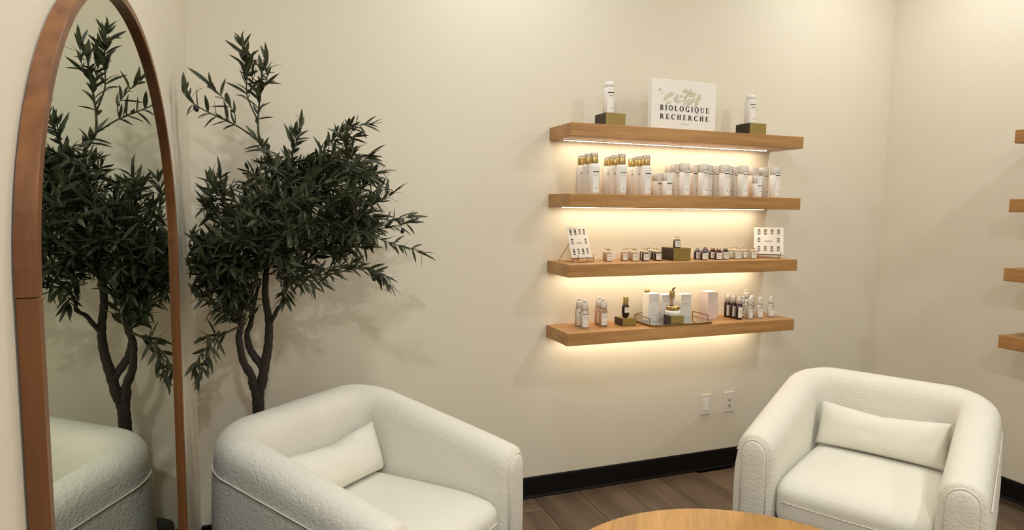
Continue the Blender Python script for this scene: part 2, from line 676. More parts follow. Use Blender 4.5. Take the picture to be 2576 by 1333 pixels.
s = MS - MBOT
obj('frame_arch', frame_head(), 'frame', mir)
g = 0.0012
obj('frame_stile', bevel_box(-FD, 0, -MA, -MA + FW, 0, s - g, 0.0012, 1), 'frame', mir)
obj('frame_stile', bevel_box(-FD, 0, MA - FW, MA, 0, s - g, 0.0012, 1), 'frame', mir)
obj('frame_rail', bevel_box(-FD, 0, -MA + FW + 0.0005, MA - FW - 0.0005, 0, FW, 0.0012, 1), 'frame', mir)
gi = [(-MA + FW, FW)] + arch(FW) + [(MA - FW, FW)]
n = len(gi)
V = [(-0.012, y, z) for y, z in gi] + [(-0.017, y, z) for y, z in gi]
F = [tuple(range(n - 1, -1, -1)), tuple(range(n, 2 * n))] + [(i, (i + 1) % n, (i + 1) % n + n, i + n) for i in range(n)]
obj('mirror_glass', (V, F), 'mirror', mir)
bk = [(-MA + 0.008, 0.01)] + arch(0.008) + [(MA - 0.008, 0.01)]
V = [(-0.0178, y, z) for y, z in bk] + [(-FD - 0.0018, y, z) for y, z in bk]
obj('back_board', (V, F), 'black', mir)

# ------------------------------------------------------------------ floating shelves
SHELF_WORDS = ['topmost', 'second', 'third', 'lowest']
for i, z in enumerate((Z1, Z2, Z3, Z4)):
    lab = ['topmost floating oak shelf on the back wall, carrying the white sign',
           'second floating oak shelf from the top on the back wall, carrying white bottles',
           'third floating oak shelf from the top on the back wall, carrying small jars',
           'lowest floating oak shelf on the back wall, carrying the mirrored tray'][i]
    t = thing('floating_shelf', lab, 'shelf', ((SX0 + SX1) / 2, D, z), 0, 'floating shelves on the back wall')
    w = (SX1 - SX0) / 2
    obj('shelf_board', bevel_box(-w, w, -SD, 0, -ST, 0, 0.0025, 2), 'shelf', t)
    obj('led_channel', bevel_box(-w + 0.042, w - 0.085, -0.079, -0.055, -ST - 0.0022, -ST, 0.0006, 1), 'trim', t)
    obj('led_strip', box(-w + 0.045, w - 0.088, -0.073, -0.062, -ST - 0.0032, -ST - 0.0023), 'led', t)
RS0, RS1, RSD = 0.63, 1.9515, 0.262
for i, z in enumerate((Z1, Z2, Z3, Z4)):
    lab = ['topmost empty floating oak shelf on the right side wall',
           'second empty floating oak shelf from the top on the right side wall',
           'third empty floating oak shelf from the top on the right side wall',
           'lowest empty floating oak shelf on the right side wall'][i]
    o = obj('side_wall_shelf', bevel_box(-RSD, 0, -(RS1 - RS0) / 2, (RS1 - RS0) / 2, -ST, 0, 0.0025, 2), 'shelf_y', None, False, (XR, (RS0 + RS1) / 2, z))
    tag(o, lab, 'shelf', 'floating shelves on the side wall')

# ------------------------------------------------------------------ wall plates
t = thing('wall_plate', 'white wall plate with a plain rocker insert, beside the socket', 'wall plate', (2.2026, D, 0.3704))
obj('plate', bevel_box(-0.035, 0.035, -0.0065, 0, -0.0572, 0.0572, 0.003, 2), 'plate', t)
obj('rocker', bevel_box(-0.0165, 0.0165, -0.0095, -0.0065, -0.033, 0.033, 0.0012, 1), 'white', t)
obj('screw', xf(lathe([(0.0028, 0), (0.0028, 0.001)], 10), Matrix.Translation((0, -0.0065, 0.048)) @ Matrix.Rotation(pi / 2, 4, 'X')), 'plate', t)
obj('screw', xf(lathe([(0.0028, 0), (0.0028, 0.001)], 10), Matrix.Translation((0, -0.0065, -0.048)) @ Matrix.Rotation(pi / 2, 4, 'X')), 'plate', t)
t = thing('power_socket', 'white wall power socket with dark holes, above the black baseboard', 'socket', (2.3599, D, 0.3704))
obj('plate', bevel_box(-0.035, 0.035, -0.0065, 0, -0.0572, 0.0572, 0.003, 2), 'plate', t)
ins = obj('insert', bevel_box(-0.0165, 0.0165, -0.0085, -0.0065, -0.033, 0.033, 0.001, 1), 'plate', t)
for zz in (0.0165, -0.0165):
    for dx, hh in ((-0.006, 0.0042), (0.006, 0.0036)):
        obj('slot', box(dx - 0.0013, dx + 0.0013, -0.0092, -0.0084, zz - hh, zz + hh), 'slot', ins)
    obj('slot', xf(lathe([(0.0042, 0), (0.0042, 0.0007)], 12), Matrix.Translation((0, -0.0085, zz - 0.0085)) @ Matrix.Rotation(pi / 2, 4, 'X')), 'slot', ins)

# ------------------------------------------------------------------ armchairs
CW, CT, CD = 0.795, 0.139, 0.775
HF, HB = 0.576, 0.714
ZB = 0.045


def shell_path():
    A = CW / 2 - CT / 2
    rc = 0.125
    P = []  # (pos, outward normal)
    n = 16
    yend = CD - CT / 2 - rc
    for k in range(n + 1):
        P.append((Vector((-A, yend * k / n)), Vector((-1, 0))))
    for k in range(1, 13):
        a = pi / 2 * k / 12
        P.append((Vector((-A + rc, yend)) + rc * Vector((-cos(a), sin(a))), Vector((-cos(a), sin(a)))))
    for k in range(1, 13):
        P.append((Vector((-A + rc + (2 * A - 2 * rc) * k / 12, CD - CT / 2)), Vector((0, 1))))
    for k in range(1, 13):
        a = pi / 2 * k / 12
        P.append((Vector((A - rc, yend)) + rc * Vector((sin(a), cos(a))), Vector((sin(a), cos(a)))))
    for k in range(1, n + 1):
        P.append((Vector((A, yend * (1 - k / n))), Vector((1, 0))))
    return P


def arm_height(y):
    t = max(0.0, min(1.0, y / (CD - CT / 2)))
    return HF + (HB - HF) * t ** 0.94


def section(h, zin=0.16):
    """closed section (u outward, z), inner bottom -> over the top -> outer bottom"""
    hw = CT / 2
    rz = 0.082
    pts = []
    for z in (zin, zin + 0.12, 0.36, 0.44):
        f = max(0, min(1, (h - rz - z) / 0.25))
        pts.append((-hw - 0.003 * f, min(z, h - rz - 0.01)))
    for k in range(15):
        a = pi * k / 14
        u = -cos(a)
        pts.append((hw * (abs(u) ** 0.9) * (1 if u > 0 else -1), h - rz + rz * (sin(a) ** 0.82)))
    for z in (h - rz - 0.06, 0.40, 0.28, 0.16, ZB + 0.03, ZB):
        bul = 0.012 * sin(pi * (z - ZB) / (h - ZB))
        pts.append((hw + bul - (0.012 if z == ZB else 0), z))
    return pts


def chair_shell():
    P = shell_path()
    V, F = [], []
    rings = []
    secs = [section(arm_height(p.y)) for p, nrm in P]
    ns = len(secs[0])

    def ring(p, nrm, sec, dy=0.0, inset=0.0):
        idx = []
        top = max(z for u, z in sec)
        bot = ZB
        for u, z in sec:
            ku = 1 - inset / (CT / 2)
            kz = 1 - inset / (top - bot)
            q = p + nrm * (u * ku)
            idx.append(len(V))
            V.append((q.x, q.y + dy, bot + (z - bot) * kz))
        rings.append(idx)

    p0, n0 = P[0]
    for dy, ins in ((-0.022, 0.03), (-0.0215, 0.022), (-0.018, 0.012), (-0.011, 0.004)):
        ring(p0, n0, secs[0], dy, ins)
    for (p, nrm), sec in zip(P, secs):
        ring(p, nrm, sec)
    p1, n1 = P[-1]
    for dy, ins in ((-0.011, 0.004), (-0.018, 0.012), (-0.0215, 0.022), (-0.022, 0.03)):
        ring(p1, n1, secs[-1], dy, ins)
    for a, c in zip(rings[:-1], rings[1:]):
        for k in range(ns):
            l = (k + 1) % ns
            F.append((a[k], c[k], c[l], a[l]))
    F.append(tuple(rings[0]))
    F.append(tuple(reversed(rings[-1])))
    return V, F


def arm_panel(sx):
    """domed front panel of an arm, inside its welt"""
    A = CW / 2 - CT / 2
    out = [(hw, z) for hw, z in section(HF)]
    zt = HF - 0.024
    hw = CT / 2 - 0.022
    outline = [(-hw, ZB + 0.02)]
    for k in range(17):
        a = pi * k / 16
        outline.append((-hw * cos(a), zt - 0.055 + 0.055 * sin(a)))
    outline.append((hw, ZB + 0.02))
    V, F = [], []
    cz = 0.3
    for k, (sc, dy) in enumerate(((1.0, -0.018), (0.97, -0.0255), (0.85, -0.030), (0.5, -0.033))):
        for u, z in outline:
            V.append((sx * A + u * sc, dy, cz + (z - cz) * (1 - (1 - sc) * 0.35)))
    n = len(outline)
    for k in range(3):
        for i in range(n):
            j = (i + 1) % n
            F.append((k * n + i, k * n + j, k * n + n + j, k * n + n + i))
    F.append(tuple(3 * n + i for i in range(n)))
    welt = [(sx * A + u * 1.03, -0.0225, z + (0.002 if z > 0.3 else 0)) for u, z in outline]
    return (V, F), tube(welt, 0.0026, 6)


def side_seam(sx):
    A = CW / 2 - CT / 2
    pts = []
    for p, nrm in shell_path():
        if p.x * sx > 0 and (p.y < CD - CT / 2 - 0.03) and nrm.x * sx > 0.35:
            z = 0.495 + 0.155 * p.y
            q = p + nrm * (CT / 2 + 0.012 * sin(pi * (z - ZB) / (arm_height(p.y) - ZB)) - 0.0012)
            pts.append((q.x, q.y, z))
    if sx > 0:
        pts.reverse()
    return tube(pts, 0.0022, 6)


def pillow_mesh(W=0.488, Hh=0.186, Th=0.115, n=26, dip=0.02):
    V, F = [], []
    idx = {}
    for side in (0, 1):
        for i in range(n + 1):
            for j in range(n + 1):
                u, v_ = 2 * i / n - 1, 2 * j / n - 1
                edge = i in (0, n) or j in (0, n)
                if edge and side == 1:
                    idx[(1, i, j)] = idx[(0, i, j)]
                    continue
                x = W / 2 * u * (1 - 0.035 * (1 - v_ * v_))
                z = Hh / 2 * v_ * (1 - 0.05 * (1 - u * u))
                if v_ > 0:
                    z -= dip * v_ * max(0, 1 - abs(u) * 1.05)
                f = max(0, (1 - abs(u) ** 2.6)) * max(0, (1 - abs(v_) ** 2.4))
                th = Th / 2 * f ** 0.55
                th += 0.004 * noise.noise(Vector((u * 3, v_ * 2, side * 5.0))) * f
                y = th if side else -th
                idx[(side, i, j)] = len(V)
                V.append((x, y, z))
        for i in range(n):
            for j in range(n):
                q = (idx[(side, i, j)], idx[(side, i + 1, j)], idx[(side, i + 1, j + 1)], idx[(side, i, j + 1)])
                F.append(q if side == 0 else q[::-1])
    return V, F


def make_chair(label):
    t = thing('armchair', label, 'chair', (0, 0, 0), 0, 'cream boucle armchairs')
    obj('shell', chair_shell(), 'boucle', t, True)
    iw = CW / 2 - CT - 0.004

    def front_drop(co):
        # the cushion's front edge falls away slightly
        f = max(0, min(1, (0.16 - co.y) / 0.16))
        return Vector((co.x, co.y, co.z + (0.012 - 0.038 * co.y - 0.02 * f * f if co.z > 0.3 else 0)))
    obj('seat_cushion', soft_box(-iw, iw, -0.012, CD - CT - 0.005, 0.235, 0.412, 0.05, 14, 0.012, front_drop), 'boucle_fine', t, True)
    obj('front_rail', soft_box(-iw, iw, -0.010, 0.10, ZB, 0.245, 0.02, 6), 'boucle', t, True)
    obj('seat_deck', box(-iw, iw, 0.08, CD - CT, ZB + 0.02, 0.24), 'boucle', t)
    # welt along the cushion's front edge
    pts = [(-iw + 0.03 + (2 * iw - 0.06) * k / 20, -0.0125, 0.338 - 0.004 * sin(pi * k / 20)) for k in range(21)]
    obj('cushion_welt', tube(pts, 0.002, 6), 'boucle', t, True)
    for sx in (-1, 1):
        pm, wm = arm_panel(sx)
        p = obj('arm_panel', pm, 'boucle', t, True)
        obj('welt', wm, 'boucle_fine', p, True)
        obj('side_seam', side_seam(sx), 'boucle_fine', t, True)
    obj('plinth', bevel_box(-0.34, 0.34, 0.04, CD - 0.07, 0, ZB + 0.004, 0.004, 1), 'black', t)
    return t


A1, A2 = R(39.8), R(-60.1)
P1, P2 = (0.540, 1.873, 0), (1.900, 1.618, 0)
ch = make_chair('cream boucle tub armchair in front of the olive tree, beside the mirror')
ch.location = P1
ch.rotation_euler = (0, 0, A1)
dup(ch, P2, A2, 'cream boucle tub armchair in the right-hand corner, below the wall shelves')


def pillow(name, label, base, ang, lx, ly, lz, tilt, roll=0.0):
    o = obj(name, pillow_mesh(), 'boucle_fine', None, True)
    o.matrix_world = (Matrix.Translation(base) @ Matrix.Rotation(ang, 4, 'Z') @ Matrix.Translation((lx, ly, lz))
                      @ Matrix.Rotation(tilt, 4, 'X') @ Matrix.Rotation(roll, 4, 'Y'))
    return tag(o, label, 'pillow', 'cream lumbar pillows')


pillow('lumbar_pillow', 'cream lumbar pillow leaning in the armchair by the mirror', P1, A1, 0.004, 0.543, 0.504, R(-19))
pillow('lumbar_pillow', 'cream lumbar pillow leaning in the armchair in the right-hand corner', P2, A2, 0.0, 0.545, 0.504, R(-19))

# ------------------------------------------------------------------ round coffee table
TR, TZ = 0.58, 0.40
t = thing('coffee_table', 'round honey coloured wooden coffee table between the two armchairs', 'table', (1.159, 1.221, 0), R(54))
obj('table_top', lathe([(TR - 0.006, TZ - 0.038), (TR, TZ - 0.032), (TR, TZ - 0.006), (TR - 0.005, TZ)], 96), 'table', t)
obj('pedestal', lathe([(0.30, 0.0), (0.30, 0.02), (0.285, 0.03), (0.285, TZ - 0.05), (0.30, TZ - 0.0385)], 48), 'table', t)

# ------------------------------------------------------------------ faux olive tree
TREE = {
  'trunk_low': [(-0.085, 2.61, 0.12), (-0.078, 2.60, 0.30), (-0.064, 2.578, 0.46), (-0.053, 2.56, 0.581), (-0.052, 2.55, 0.638), (-0.056, 2.53, 0.691), (-0.055, 2.52, 0.724)],
  'stem_r': [(-0.0535, 2.555, 0.60), (-0.053, 2.54, 0.665), (-0.051, 2.525, 0.724), (-0.039, 2.51, 0.769), (-0.028, 2.5, 0.833), (-0.015, 2.49, 0.901), (-0.01, 2.48, 0.959), (-0.01, 2.48, 1.014), (-0.018, 2.48, 1.07), (-0.02, 2.48, 1.124), (-0.011, 2.47, 1.219), (0.002, 2.46, 1.32), (0.017, 2.46, 1.42)],
  'stem_l': [(-0.0535, 2.555, 0.60), (-0.057, 2.54, 0.665), (-0.060, 2.52, 0.724), (-0.07, 2.5, 0.769), (-0.073, 2.49, 0.8), (-0.099, 2.46, 0.864), (-0.107, 2.44, 0.924), (-0.11, 2.43, 0.963), (-0.102, 2.42, 1.007), (-0.112, 2.4, 1.075), (-0.13, 2.38, 1.147), (-0.145, 2.36, 1.231)],
  'cross': [(-0.033, 2.5, 0.826), (-0.063, 2.51, 0.87), (-0.081, 2.52, 0.907), (-0.086, 2.53, 0.954), (-0.074, 2.54, 0.985), (-0.059, 2.56, 1.063), (-0.037, 2.58, 1.15)],
  'side': [(-0.008, 2.48, 0.992), (0.009, 2.46, 1.024), (0.024, 2.44, 1.057), (0.047, 2.42, 1.08), (0.04, 2.4, 1.111), (0.06, 2.38, 1.155), (0.104, 2.36, 1.227)],
  'top': [(0.017, 2.46, 1.42), (0.014, 2.46, 1.519), (0.006, 2.45, 1.593), (-0.013, 2.44, 1.622), (-0.028, 2.44, 1.657), (-0.03, 2.44, 1.718), (-0.025, 2.44, 1.776), (-0.019, 2.44, 1.821), (-0.012, 2.44, 1.888)],
  'topl': [(-0.03, 2.44, 1.718), (-0.05, 2.43, 1.762), (-0.064, 2.42, 1.805), (-0.064, 2.42, 1.866), (-0.066, 2.42, 1.935)],
  'left': [(-0.025, 2.44, 1.65), (-0.092, 2.4, 1.69), (-0.137, 2.38, 1.71), (-0.193, 2.36, 1.734), (-0.23, 2.34, 1.757), (-0.252, 2.33, 1.785)],
  'left2': [(-0.102, 2.4, 1.702), (-0.104, 2.38, 1.737), (-0.138, 2.36, 1.78), (-0.168, 2.35, 1.811)],
  'ur': [(0.056, 2.45, 1.364), (0.111, 2.42, 1.492), (0.166, 2.4, 1.591), (0.213, 2.38, 1.661), (0.273, 2.36, 1.704)],
  'mid': [(0.017, 2.46, 1.42), (0.053, 2.48, 1.521), (0.083, 2.5, 1.609), (0.093, 2.5, 1.681)],
  'lb': [(-0.145, 2.36, 1.231), (-0.135, 2.34, 1.34), (-0.137, 2.32, 1.432), (-0.147, 2.31, 1.51)],
  'far1': [(0.063, 2.4, 1.309), (0.162, 2.4, 1.322), (0.26, 2.4, 1.334), (0.335, 2.41, 1.336), (0.425, 2.42, 1.349), (0.5, 2.43, 1.365)],
  'far2': [(0.26, 2.4, 1.334), (0.342, 2.38, 1.32), (0.421, 2.37, 1.29), (0.495, 2.37, 1.27), (0.54, 2.37, 1.247)],
  'lr': [(0.06, 2.38, 1.152), (0.13, 2.36, 1.178), (0.21, 2.34, 1.186), (0.298, 2.32, 1.209), (0.352, 2.31, 1.183), (0.395, 2.31, 1.146)],
  'll': [(-0.105, 2.42, 0.998), (-0.134, 2.38, 0.993), (-0.169, 2.35, 0.978), (-0.199, 2.33, 0.957), (-0.228, 2.31, 0.921), (-0.240, 2.3, 0.891)],
  'lm': [(-0.145, 2.36, 1.231), (-0.184, 2.33, 1.281), (-0.220, 2.32, 1.315), (-0.240, 2.31, 1.322)],
  'ul2': [(-0.112, 2.4, 1.075), (-0.142, 2.34, 1.078), (-0.175, 2.3, 1.095)],
  'ur2': [(0.111, 2.42, 1.492), (0.189, 2.36, 1.534), (0.267, 2.32, 1.549), (0.312, 2.3, 1.535)],
}
RAD = {'trunk_low': (0.031, 0.017), 'stem_r': (0.0215, 0.008), 'stem_l': (0.0195, 0.006), 'cross': (0.015, 0.006), 'side': (0.0085, 0.003),
       'top': (0.006, 0.002), 'topl': (0.0032, 0.0015), 'left': (0.0032, 0.0015), 'left2': (0.002, 0.0013), 'ur': (0.004, 0.0015), 'mid': (0.004, 0.0015),
       'lb': (0.004, 0.0015), 'far1': (0.003, 0.0014), 'far2': (0.0022, 0.0014), 'lr': (0.003, 0.0014), 'll': (0.005, 0.0014), 'lm': (0.003, 0.0013), 'ul2': (0.0025, 0.0013), 'ur2': (0.0025, 0.0013)}
TB = Vector((-0.085, 2.61, 0.0))
tree = thing('olive_tree', 'faux olive tree with dark narrow leaves in the corner behind the armchair', 'tree', TB)


def loc_(m):
    return [tuple(Vector(v) - TB) for v in m[0]], m[1]


rt = random.Random(21)


def branch_tube(key):
    sub = 6 if key in ('trunk_low', 'stem_r', 'stem_l', 'cross') else 4
    pts = spline(TREE[key], sub)
    N = len(pts)
    a, b_ = RAD[key]
    rr = []
    for i in range(N):
        f = i / (N - 1)
        r = a + (b_ - a) * f
        if a > 0.008:
            r *= 1 + 0.13 * noise.noise(pts[i] * 28) + 0.06 * sin(i * 1.7)
        rr.append(r)
    return tube(pts, rr, 10 if a > 0.008 else 6), pts


BR = {}
wood_parts = []
for k in TREE:
    mshape, pts = branch_tube(k)
    BR[k] = pts
    if k in ('trunk_low', 'stem_r', 'stem_l', 'cross'):
        wood_parts.append(loc_(mshape))
    else:
        obj('branch', loc_(mshape), 'bark' if RAD[k][0] > 0.008 else 'twig', tree, True)
obj('trunk', join(*wood_parts), 'bark', tree, True)
obj('pot', lathe([(0.078, 0.0), (0.082, 0.004), (0.096, 0.195), (0.102, 0.198), (0.102, 0.215), (0.093, 0.215), (0.090, 0.17)], 32), 'pot', tree, True)
obj('soil', lathe([(0.088, 0.166), (0.0895, 0.178), (0.06, 0.188), (0.02, 0.192)], 24), 'soil', tree, True)


def leaf_shape(L, Wd, droop, fold=0.16, n=6):
    """one narrow leaf along +x, blade normal +z"""
    V, F = [], []
    for i in range(n + 1):
        t_ = i / n
        w = Wd / 2 * (sin(pi * min(1, t_ * 0.96 + 0.04)) ** 0.75) * (1.15 - 0.3 * t_)
        if i == n:
            w = 0.0002
        x = L * t_
        z = -droop * L * t_ * t_
        V += [(x, -w, z + w * fold), (x, 0, z), (x, w, z + w * fold)]
    for i in range(n):
        a = i * 3
        F += [(a, a + 3, a + 4, a + 1), (a + 1, a + 4, a + 5, a + 2)]
    return V, F


LEAVES = [leaf_shape(0.064, 0.013, 0.20), leaf_shape(0.058, 0.0105, 0.40), leaf_shape(0.072, 0.0135, 0.15), leaf_shape(0.052, 0.014, -0.22), leaf_shape(0.05, 0.010, 0.34)]
leaf_me = []
for V, F in LEAVES:
    me = bpy.data.meshes.new('leaf')
    me.from_pydata(V, [], F)
    me.materials.append(M['leaf'])
    for p in me.polygons:
        p.use_smooth = True
    leaf_me.append(me)

placed = []      # (matrix, variant, importance)
twigs = []
MIRX = XL + 0.012


def frame_from(d, up):
    x = d.normalized()
    z = (up - x * up.dot(x))
    z = z.normalized() if z.length > 1e-5 else x.orthogonal().normalized()
    y = z.cross(x)
    return Matrix((x, y, z)).transposed().to_4x4()


def leafy(pts, start, spacing, size, imp, spread=0.9, tip=True):
    """leaves in loose opposite pairs along a twig"""
    acc, side = 0.0, rt.random() * 2 * pi
    total = sum((pts[i + 1] - pts[i]).length for i in range(len(pts) - 1))
    run = 0.0
    nxt = start * total
    for i in range(len(pts) - 1):
        seg = pts[i + 1] - pts[i]
        L = seg.length
        if L < 1e-6:
            continue
        d = seg / L
        while nxt <= run + L:
            p = pts[i] + d * (nxt - run)
            o1 = d.orthogonal().normalized()
            for s_ in (0, pi):
                if rt.random() < 0.1:
                    continue
                a = side + s_ + rt.uniform(-0.5, 0.5)
                out = Matrix.Rotation(a, 3, d) @ o1
                ang = rt.uniform(0.5, 1.3) * spread
                dr = (d * cos(ang) + out * sin(ang))
                dr.z += rt.uniform(-0.12, 0.2)
                add_leaf(p, dr, size, imp)
            side += pi / 2 + rt.uniform(-0.4, 0.4)
            nxt += spacing * rt.uniform(0.75, 1.25)
        run += L
    if tip:
        d = (pts[-1] - pts[-2]).normalized()
        for _ in range(3):
            add_leaf(pts[-1], d + Vector((rt.uniform(-.4, .4), rt.uniform(-.4, .4), rt.uniform(-.2, .4))), size, imp)


def add_leaf(p, dr, size, imp):
    dr = dr.normalized()
    s_ = size * rt.uniform(0.75, 1.2)
    v_ = rt.randrange(len(leaf_me))
    L = 0.07 * s_
    e = p + dr * L
    if e.x < MIRX + 0.01:
        dr.x = abs(dr.x) * 0.2 + 0.03
        dr.normalize()
        e = p + dr * L
    if e.y > D - 0.012:
        dr.y = -abs(dr.y) * 0.3
        dr.normalize()
    if p.x < MIRX or p.y > D - 0.012:
        return
    up = Vector((rt.uniform(-.9, .9), rt.uniform(-1.2, .6), 1))
    mt = Matrix.Translation(p - TB) @ frame_from(dr, up) @ Matrix.Scale(s_, 4)
    placed.append((mt, v_, imp + rt.random() * 0.5))


OUT = {'top': (0.62, 0.018, 1.0), 'topl': (0.35, 0.016, 1.0), 'left': (0.35, 0.014, 0.95), 'left2': (0.25, 0.02, 1.05), 'ur': (0.45, 0.014, 0.95), 'mid': (0.3, 0.015, 1.0),
       'lb': (0.25, 0.016, 1.0), 'far1': (0.62, 0.017, 0.9), 'far2': (0.3, 0.017, 0.9), 'lr': (0.2, 0.013, 0.95), 'll': (0.25, 0.015, 1.0), 'lm': (0.2, 0.013, 0.95), 'ul2': (0.15, 0.014, 1.0), 'ur2': (0.2, 0.014, 0.95)}
for k, (st, sp, sz) in OUT.items():
    leafy(BR[k], st, sp, sz, 3.0)


def shoot(base, tip, bend, sp=0.014, size=0.95, imp=1.5, start=0.15):
    base, tip = Vector(base), Vector(tip)
    mid = (base + tip) / 2 + Vector(bend)
    pts = spline([base, mid, tip], 6)
    twigs.append(loc_(tube(pts, [0.0018 - 0.0009 * i / (len(pts) - 1) for i in range(len(pts))], 5)))
    leafy(pts, start, sp, size, imp)


# named side shoots that draw the outline of the crown
for bpt, tpt, bd, imp in [
    ((-0.025, 2.44, 1.776), (-0.045, 2.41, 1.90), (-0.01, 0, 0.02), 3),
    ((-0.02, 2.44, 1.81), (0.003, 2.43, 1.915), (0.01, 0, 0.0), 3),
    ((-0.064, 2.42, 1.86), (-0.072, 2.42, 1.965), (0.0, 0, 0.01), 3),
    ((0.083, 2.5, 1.60), (0.11, 2.49, 1.715), (0.0, 0, 0.0), 2.5),
    ((0.16, 2.4, 1.58), (0.29, 2.35, 1.67), (-0.02, 0, 0.02), 2.5),
    ((0.21, 2.38, 1.655), (0.335, 2.34, 1.715), (-0.01, 0, 0.015), 2.5),
    ((0.18, 2.4, 1.6), (0.33, 2.36, 1.60), (0, 0, 0.02), 2.5),
    ((0.2, 2.4, 1.5), (0.35, 2.34, 1.53), (0, 0, 0.02), 2),
    ((0.2, 2.4, 1.42), (0.36, 2.36, 1.445), (0, 0, 0.02), 2),
    ((0.2, 2.4, 1.36), (0.35, 2.36, 1.39), (0, 0, 0.02), 2),
    ((0.3, 2.41, 1.335), (0.49, 2.42, 1.385), (0, 0, 0.006), 3),
    ((0.29, 2.32, 1.205), (0.385, 2.30, 1.165), (0.02, 0, 0.01), 3),
    ((0.1, 2.37, 1.17), (0.27, 2.33, 1.225), (0, 0, 0.0), 2),
    ((-0.17, 2.34, 1.26), (-0.245, 2.30, 1.29), (0, 0, 0.015), 2.5),
    ((-0.16, 2.34, 1.22), (-0.25, 2.32, 1.225), (0, 0, 0.012), 2.5),
    ((-0.15, 2.35, 1.18), (-0.24, 2.30, 1.165), (0, 0, 0.012), 2.5),
    ((-0.12, 2.38, 1.06), (-0.21, 2.30, 1.115), (0, 0, 0.02), 2.5),
    ((-0.11, 2.41, 1.02), (-0.16, 2.32, 1.07), (0, 0, 0.01), 2.5),
    ((-0.199, 2.33, 0.957), (-0.215, 2.30, 0.885), (0.01, 0, 0), 3),
    ((-0.169, 2.35, 0.978), (-0.20, 2.31, 0.99), (0, 0, 0.01), 3),
    ((-0.105, 2.42, 0.99), (-0.10, 2.38, 1.13), (-0.015, 0, 0), 2),
    ((-0.09, 2.44, 1.0), (-0.06, 2.42, 1.14), (0.012, 0, 0), 2),
    ((-0.137, 2.32, 1.43), (-0.165, 2.29, 1.50), (0, 0, 0), 2.5),
    ((-0.137, 2.33, 1.36), (-0.18, 2.29, 1.43), (0, 0, 0.01), 2.5),
]:
    shoot(bpt, tpt, bd, 0.0135, 0.95, imp, 0.12)

# the dense middle of the crown
cen = Vector((0.06, 2.44, 1.36))


def in_crown(p):
    # egg-shaped mass: wide at mid height, open below
    dx, dy, dz = p.x - 0.05 - (0.62 if p.z > 1.36 else 0.36) * (p.z - 1.36), p.y - 2.44, p.z - 1.36
    hx = 0.315 if dz > -0.16 else 0.315 - 1.2 * (-0.16 - dz)
    if dz > 0.12:
        hx -= 0.55 * (dz - 0.12)
    hx = max(hx, 0.06)
    return (dx / hx) ** 2 + (dy / 0.27) ** 2 + (abs(dz) / 0.275) ** 2.6 < 1


cnt = 0
while cnt < 172:
    p = Vector((rt.uniform(-0.25, 0.36), rt.uniform(2.17, 2.74), rt.uniform(1.1, 1.63)))
    if not in_crown(p):
        continue
    d = (p - Vector((0.02, 2.45, 1.15)))
    d.normalize()
    d += Vector((rt.uniform(-1.0, 1.0), rt.uniform(-1.0, 1.0), rt.uniform(-.8, .5)))
    d.normalize()
    L = rt.uniform(0.10, 0.19)
    tip = p + d * L * 0.5
    base = p - d * L * 0.5
    if tip.x < MIRX + 0.03 or tip.y > D - 0.03 or not in_crown(cen + (tip - cen) * rt.choice((0.98, 0.93, 0.86, 0.74))):
        continue
    shoot(base, tip, (rt.uniform(-.015, .015), rt.uniform(-.015, .015), rt.uniform(0, .02)), 0.0125, 0.95, 1.0 + (2.75 - p.y), 0.0)
    cnt += 1

for _ in range(26):
    b_ = Vector((rt.uniform(-0.16, -0.08), rt.uniform(2.33, 2.46), rt.uniform(1.10, 1.24)))
    t_ = Vector((rt.uniform(-0.245, -0.11), rt.uniform(2.24, 2.52), rt.uniform(1.12, 1.335)))
    if (t_ - b_).length > 0.07:
        shoot(b_, t_, (rt.uniform(-.01, .01), rt.uniform(-.02, .02), rt.uniform(-.005, .015)), 0.0125, 0.95, 2.0, 0.0)
for _ in range(9):
    b_ = Vector((rt.uniform(-0.115, -0.085), rt.uniform(2.41, 2.46), rt.uniform(0.96, 1.02)))
    t_ = Vector((rt.uniform(-0.19, -0.03), rt.uniform(2.34, 2.52), rt.uniform(1.12, 1.19)))
    shoot(b_, t_, (rt.uniform(-.01, .01), 0, 0), 0.02, 0.95, 2.0, 0.35)

placed.sort(key=lambda q: -q[2])
for mt, v_, imp in placed[:290]:
    o = obj('leaf', leaf_me[v_], None, tree)
    o.matrix_local = mt
rest = []
VV, FF = [], []
for mt, v_, imp in placed[290:]:
    n = len(VV)
    VV += [tuple(mt @ Vector(v)) for v in LEAVES[v_][0]]
    FF += [tuple(i + n for i in f) for f in LEAVES[v_][1]]
o = obj('foliage', (VV, FF), 'leaf', tree, True)
o['kind'] = 'stuff'
o = obj('twigs', join(*twigs), 'twig', tree, True)
o['kind'] = 'stuff'
oliv = lathe([(0.0005, -0.0115), (0.005, -0.0095), (0.0075, -0.003), (0.0078, 0.003), (0.0055, 0.0088), (0.001, 0.011)], 12)
oliv_me = None
for p in [(-0.215, 2.335, 1.735), (-0.07, 2.41, 1.93), (0.0, 2.43, 1.63), (0.285, 2.34, 1.70), (-0.165, 2.29, 1.445), (0.47, 2.41, 1.335), (0.345, 2.30, 1.17), (-0.205, 2.30, 0.905),
          (0.25, 2.32, 1.56), (-0.12, 2.36, 1.14), (0.27, 2.36, 1.29), (0.08, 2.30, 1.45)]:
    if oliv_me is None:
        o = obj('olive', oliv, 'olive', tree, True)
        oliv_me = o.data
    else:
        o = obj('olive', oliv_me, None, tree)
    o.location = Vector(p) - TB
    o.rotation_euler = (rt.uniform(-.5, .5), rt.uniform(-.5, .5), 0)


